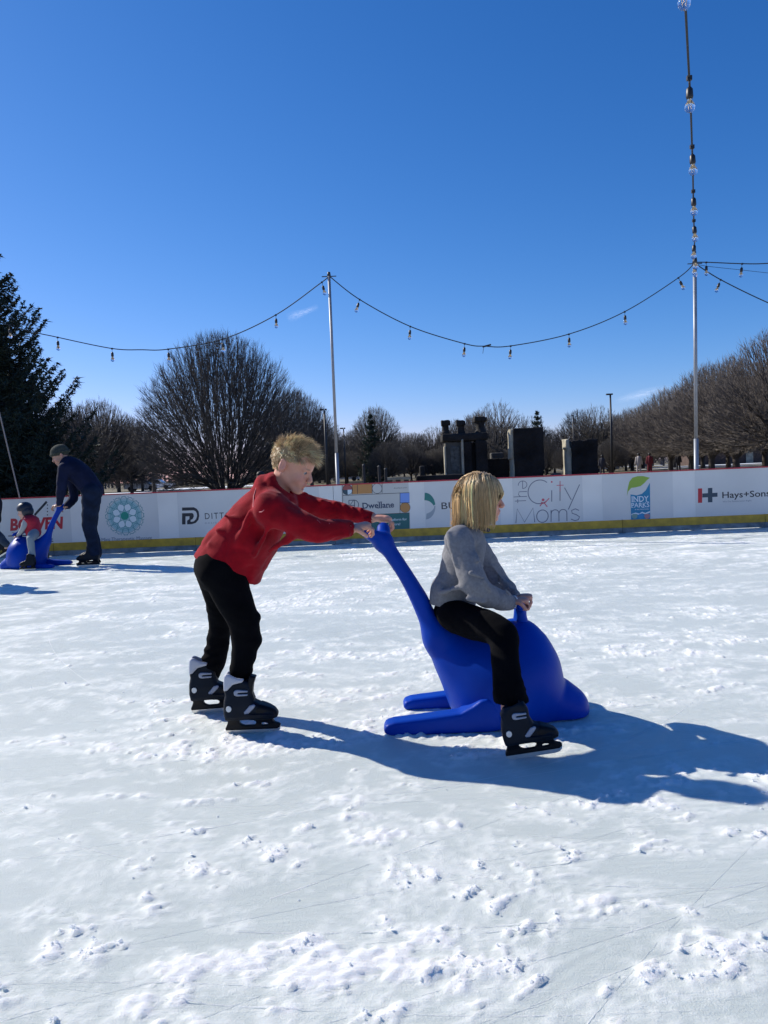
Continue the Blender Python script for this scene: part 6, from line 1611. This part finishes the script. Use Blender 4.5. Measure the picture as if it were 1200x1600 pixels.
# ---- man in the beanie
MY = 10.35
m_ = empty('person', (C3(950, 1370, MY).x, MY, 0), 'man in a grey beanie and navy jacket bending over to push a toddler', 'person')
hd = Head(C3(628, 212, MY), (-.90, -.25, -.40), (-.30, 0, .95), 1.12)
J = dict(s=1.04, side=(0, 1, 0), pelvis=C3(955, 560, MY), chest=C3(760, 350, MY), neck=C3(680, 262, MY),
    sh_n=C3(668, 345, MY-.17), el_n=C3(640, 555, MY-.20), wr_n=C3(618, 725, MY-.13), sh_f=C3(710, 345, MY+.17), el_f=C3(770, 620, MY+.20), wr_f=C3(705, 735, MY+.10),
    hip_n=C3(950, 590, MY-.10), kn_n=C3(925, 930, MY-.12), an_n=C3(985, 1225, MY-.10), hip_f=C3(965, 590, MY+.10), kn_f=C3(945, 930, MY+.14), an_f=C3(1005, 1235, MY+.16),
    hand_n=Vector((-1, 0, -.25)), hand_f=Vector((-1, 0, -.35)), palm_n=Vector((0, 0, -1)), palm_f=Vector((0, 0, -1)), thumb_n=-1, thumb_f=1, bulge=Vector((0, 0, .03)), leg=1.12)
figure(m_, hd, J, dict(skin=(.42, .24, .17), top=navy, leg=jean), hat=(mat('knit_grey', (.035, .042, .032), .95, noise=(40, .3)), 'beanie'))
put_skate(m_, Vector((C3(1040, 1365, MY-.10).x, MY-.10, 0)), math.pi+.05, 0, 1.30, simple=True); put_skate(m_, Vector((C3(1050, 1340, MY+.16).x, MY+.16, 0)), math.pi-.1, 0, 1.30, simple=True)
# ---- second blue seal, turned the other way, with the toddler on it
TY = 10.45
s2 = sledge.copy(); COL.objects.link(s2); s2['label'] = 'blue plastic seal shaped skating aid carrying the toddler in red'
for ch in list(sledge.children):
    c2 = ch.copy(); COL.objects.link(c2); c2.parent = s2
    for g_ in ch.children:
        d2 = g_.copy(); COL.objects.link(d2); d2.parent = c2
s2.rotation_euler[2] = math.pi - .05
noseu = C3(5, 1300, TY).x; s2.location = (noseu + (B2(1085, 0, SY).x-B2(560, 0, SY).x) - .0, TY, 0)
ox = s2.location.x - 0
def S2(x, y, dy=0.0):
    """a place on the second seal given by the first one's outline"""
    p = B2(x, y, SY); d = Vector((p.x-sledge.location.x, 0, p.z)); return Vector((s2.location.x - d.x, TY + dy, d.z))
t_ = empty('person', (C3(330, 1380, TY).x, TY, 0), 'toddler in a red vest and dark helmet sitting on the far blue seal', 'person')
hd = Head(C3(258, 790, TY), (-.97, -.15, -.22), (-.18, 0, .98), .93)
J = dict(s=.62, side=(0, 1, 0), pelvis=C3(345, 1005, TY), chest=C3(325, 905, TY), neck=C3(285, 850, TY),
    sh_n=C3(275, 885, TY-.11), el_n=C3(232, 985, TY-.14), wr_n=C3(185, 1045, TY-.07), sh_f=C3(300, 885, TY+.11), el_f=C3(240, 990, TY+.14), wr_f=C3(190, 1045, TY+.07),
    hip_n=C3(350, 1030, TY-.08), kn_n=C3(318, 1085, TY-.23), an_n=C3(335, 1255, TY-.29), hip_f=C3(350, 1030, TY+.08), kn_f=C3(318, 1085, TY+.23), an_f=C3(420, 1240, TY+.29),
    hand_n=Vector((-1, 0, -.5)), hand_f=Vector((-1, 0, -.5)), thumb_n=-1, thumb_f=1, tf=1.15, leg=1.12)
figure(t_, hd, J, dict(skin=(.60, .36, .27), top=mat('vest_red', (.42, .012, .035), .7, noise=(20, .2)), sleeve=mat('sleeve_pale', (.36, .38, .38), .9), leg=mat('trouser_pale', (.26, .31, .33), .9)), hat=(mat('helmet_navy', (.008, .014, .03), .5), 'helmet'), vest=True)
hb = Sdf([c-.16 for c in hd.c], [c+.16 for c in hd.c], .007); hb.ell(hd.w(-.03, 0, -.01), (.085, .085, .085), hd.ax, 0); hb.plane(hd.w(.03, 0, 0), hd.f); V, Q = hb.mesh(1); child('helmet_back', V, Q, MATS['helmet_navy'], t_, True)
put_skate(t_, Vector((C3(385, 1390, TY-.30).x, TY-.33, .0)), math.pi, 0, .92, simple=True); put_skate(t_, Vector((C3(500, 1310, TY+.3).x, TY+.33, .02)), math.pi, 0, .92, simple=True)
# ---- skater leaving the frame at left
EY = 11.0
e_ = empty('person', (P(-22, 860, EY).x, EY, 0), 'skater in dark jacket and blue grey trousers cut off by the left edge', 'person')
hd = Head(P(-33, 705, EY), (-1, -.05, -.05), (-.1, 0, 1), 1.05); E_ = lambda u, v, dy=0.0: P(u, v, EY+dy)
J = dict(s=.92, side=(0, 1, 0), pelvis=E_(-14, 808), chest=E_(-22, 758), neck=E_(-30, 730), sh_n=E_(-24, 746, -.17), el_n=E_(-3, 785, -.22), wr_n=E_(-6, 812, -.24), sh_f=E_(-26, 746, .17), el_f=E_(-40, 785, .22), wr_f=E_(-52, 802, .2),
    hip_n=E_(-13, 812, -.09), kn_n=E_(-8, 832, -.10), an_n=E_(9, 850, -.08), hip_f=E_(-16, 812, .09), kn_f=E_(-26, 838, .1), an_f=E_(-24, 868, .1), thumb_n=-1, thumb_f=1)
figure(e_, hd, J, dict(skin=(.60, .36, .27), top=mat('jacket_black', (.006, .007, .013), .85), leg=mat('denim_grey', (.035, .055, .08), .9, noise=(9, .2))), hat=(MATS['knit_grey'], 'beanie'))
put_skate(e_, E_(14, 862, -.08), math.pi, -.5, 1.15, simple=True); q = E_(-18, 878, .1); put_skate(e_, Vector((q.x, EY+.1, 0)), math.pi, 0, 1.15, simple=True)
# ---- skater just outside the frame whose shadow falls on the ice at left
XY = G(-100, 915); x0 = XY.x-.35; y0 = XY.y+.25
o_ = empty('person', (x0, y0, 0), 'skater in dark clothes standing outside the left edge of the photo', 'person')
F_ = lambda x, y, z: Vector((x0+x, y0+y, z))
hd = Head(F_(.02, 0, 1.62), (1, .1, 0), (0, 0, 1), 1.1)
J = dict(s=1.0, side=(0, 1, 0), pelvis=F_(-.03, 0, .98), chest=F_(.0, 0, 1.28), neck=F_(.0, 0, 1.47), sh_n=F_(0, -.18, 1.40), el_n=F_(-.02, -.25, 1.14), wr_n=F_(.12, -.24, .95), sh_f=F_(0, .18, 1.40), el_f=F_(-.02, .25, 1.14), wr_f=F_(.12, .24, .95),
    hip_n=F_(-.02, -.1, .94), kn_n=F_(.04, -.12, .54), an_n=F_(0, -.12, .20), hip_f=F_(-.02, .1, .94), kn_f=F_(.04, .12, .54), an_f=F_(0, .12, .20), thumb_n=1, thumb_f=-1)
figure(o_, hd, J, dict(skin=(.60, .36, .27), top=MATS['jacket_black'], leg=jean), hat=(MATS['knit_grey'], 'beanie'), h=.018)
put_skate(o_, F_(-.08, -.12, 0), 0, 0, 1.25, simple=True); put_skate(o_, F_(-.08, .12, 0), 0, 0, 1.25, simple=True)
# ---- somebody standing on the lawn behind the boards, seen over the boy's shoulder
WY = 19.0; b_ = P(407, 750, WY); x0 = b_.x; zt = P(407, 744, WY).z
w_ = empty('person', (x0, WY, -.06), 'dark haired person behind the boards seen over the shoulder of the boy in red', 'person')
F_ = lambda x, y, z: Vector((x0+x, WY+y, zt-1.40+z))
hd = Head(F_(0, 0, 1.40), (-.8, -.6, 0), (0, 0, 1), .95)
J = dict(s=.85, side=(0, 1, 0), pelvis=F_(0, 0, .82), chest=F_(0, 0, 1.10), neck=F_(0, 0, 1.26), sh_n=F_(0, -.15, 1.20), el_n=F_(0, -.2, .96), wr_n=F_(-.1, -.2, .8), sh_f=F_(0, .15, 1.20), el_f=F_(0, .2, .96), wr_f=F_(-.1, .2, .8),
    hip_n=F_(0, -.09, .8), kn_n=F_(0, -.1, .5), an_n=F_(0, -.1, .32), hip_f=F_(0, .09, .8), kn_f=F_(0, .1, .5), an_f=F_(0, .1, .32), thumb_n=1, thumb_f=-1)
figure(w_, hd, J, dict(skin=(.60, .36, .27), top=MATS['jacket_black'], leg=jean), hat=(mat('hair_dark', (.01, .009, .008), .6), 'hair'), h=.02)
# ---- people on the far lawn
for i, (u, v, Y, c_) in enumerate(((998, 722, 58, (.45, .40, .36)), (1015, 722, 60, (.16, .02, .03)), (1060, 724, 66, (.03, .03, .04)), (941, 730, 60, (.04, .04, .05)))):
    q = empty('person', (ux(u, v, Y), Y, -.06), ['far person in a pale coat on the lawn left of the avenue trunks', 'far person in a dark red coat on the lawn left of the avenue trunks', 'far person in black among the avenue trunks', 'far person in dark clothes right of the low stone block'][i], 'person')
    S = Sdf((q.location.x-.45, Y-.35, -.1), (q.location.x+.45, Y+.35, 1.8), .035); x0 = q.location.x
    S.chain([(x0, Y, .80), (x0, Y, 1.2), (x0, Y, 1.38)], [.17, .19, .12], .05)
    for sgn in (-1, 1): S.cap((x0+.08*sgn, Y, .85), (x0+.14*sgn, Y, .02), .09, .06, .04); S.cap((x0+.18*sgn, Y, 1.35), (x0+.27*sgn, Y, .85), .065, .05, .04)
    V, Q = S.mesh(1); child('coat', V, Q, mat('coat_%d' % i, c_, .9), q, True)
    S = Sdf((x0-.2, Y-.2, 1.35), (x0+.2, Y+.2, 1.8), .03); S.ell((x0, Y, 1.58), (.10, .11, .13), k=.01); S.cap((x0, Y, 1.4), (x0, Y, 1.5), .06, None, .02); V, Q = S.mesh(1); child('head', V, Q, MATS['hair_dark'], q, True)


# ---- thin wisps of cirrus
def wisp(u0, v0, u1, v1, wd, seed):
    Y = 1500; a = P(u0, v0, Y); b = P(u1, v1, Y); m = bpy.data.materials.get('cirrus')
    if m is None:
        m = bpy.data.materials.new('cirrus'); m.use_nodes = True; N = m.node_tree.nodes; L = m.node_tree.links; N.clear()
        out = N.new('ShaderNodeOutputMaterial'); tr = N.new('ShaderNodeBsdfTransparent'); df = N.new('ShaderNodeBsdfTranslucent'); df.inputs[0].default_value = (.95, .97, 1, 1); mx = N.new('ShaderNodeMixShader')
        tc = N.new('ShaderNodeTexCoord'); nz = N.new('ShaderNodeTexNoise'); nz.inputs['Scale'].default_value = 3.0; nz.inputs['Detail'].default_value = 7
        mp = N.new('ShaderNodeMapping'); mp.inputs['Scale'].default_value = (1, 3, 1); L.new(tc.outputs['UV'], mp.inputs[0]); L.new(mp.outputs[0], nz.inputs['Vector'])
        gr = N.new('ShaderNodeAttribute'); gr.attribute_name = 'edge'; ml = N.new('ShaderNodeMath'); ml.operation = 'MULTIPLY'; mr = N.new('ShaderNodeMapRange'); mr.inputs[1].default_value = .25; mr.inputs[2].default_value = .65; mr.inputs[4].default_value = .20
        L.new(nz.outputs[0], mr.inputs[0]); L.new(mr.outputs[0], ml.inputs[0]); L.new(gr.outputs['Fac'], ml.inputs[1]); L.new(ml.outputs[0], mx.inputs[0]); L.new(tr.outputs[0], mx.inputs[1]); L.new(df.outputs[0], mx.inputs[2]); L.new(mx.outputs[0], out.inputs[0])
    nx, ny = 24, 10; d = b-a; up = d.cross(sdir).normalized()*(-1); up = up*(1 if up.z > 0 else -1)*wd*Y/FPX*1.3; V = []; E = []
    for i in range(nx+1):
        for j in range(ny+1):
            s, t = i/nx, j/ny; p = a+d*s+up*(t-.5)*(1+.25*math.sin(5*s+seed)); V.append(tuple(p)); E.append(max(0, (1-abs(2*s-1)**2.0))*max(0, 1-abs(2*t-1))**1.3)
    F = [(i*(ny+1)+j, (i+1)*(ny+1)+j, (i+1)*(ny+1)+j+1, i*(ny+1)+j+1) for i in range(nx) for j in range(ny)]
    me = npmesh('cloud_wisp', V, np.array(F), attrs={'edge': np.array(E)}); uv = me.uv_layers.new(name='UVMap')
    li = np.empty(len(me.loops), np.int32); me.loops.foreach_get('vertex_index', li); st = np.stack([li//(ny+1)/nx*3+seed, (li % (ny+1))/ny], 1); uv.data.foreach_set('uv', st.astype(np.float32).ravel())
    o = link('cloud_wisp', me, m, None, True); tag(o, kind='structure')
wisp(448, 498, 498, 479, 16, 1); wisp(960, 626, 1050, 606, 22, 5.2)
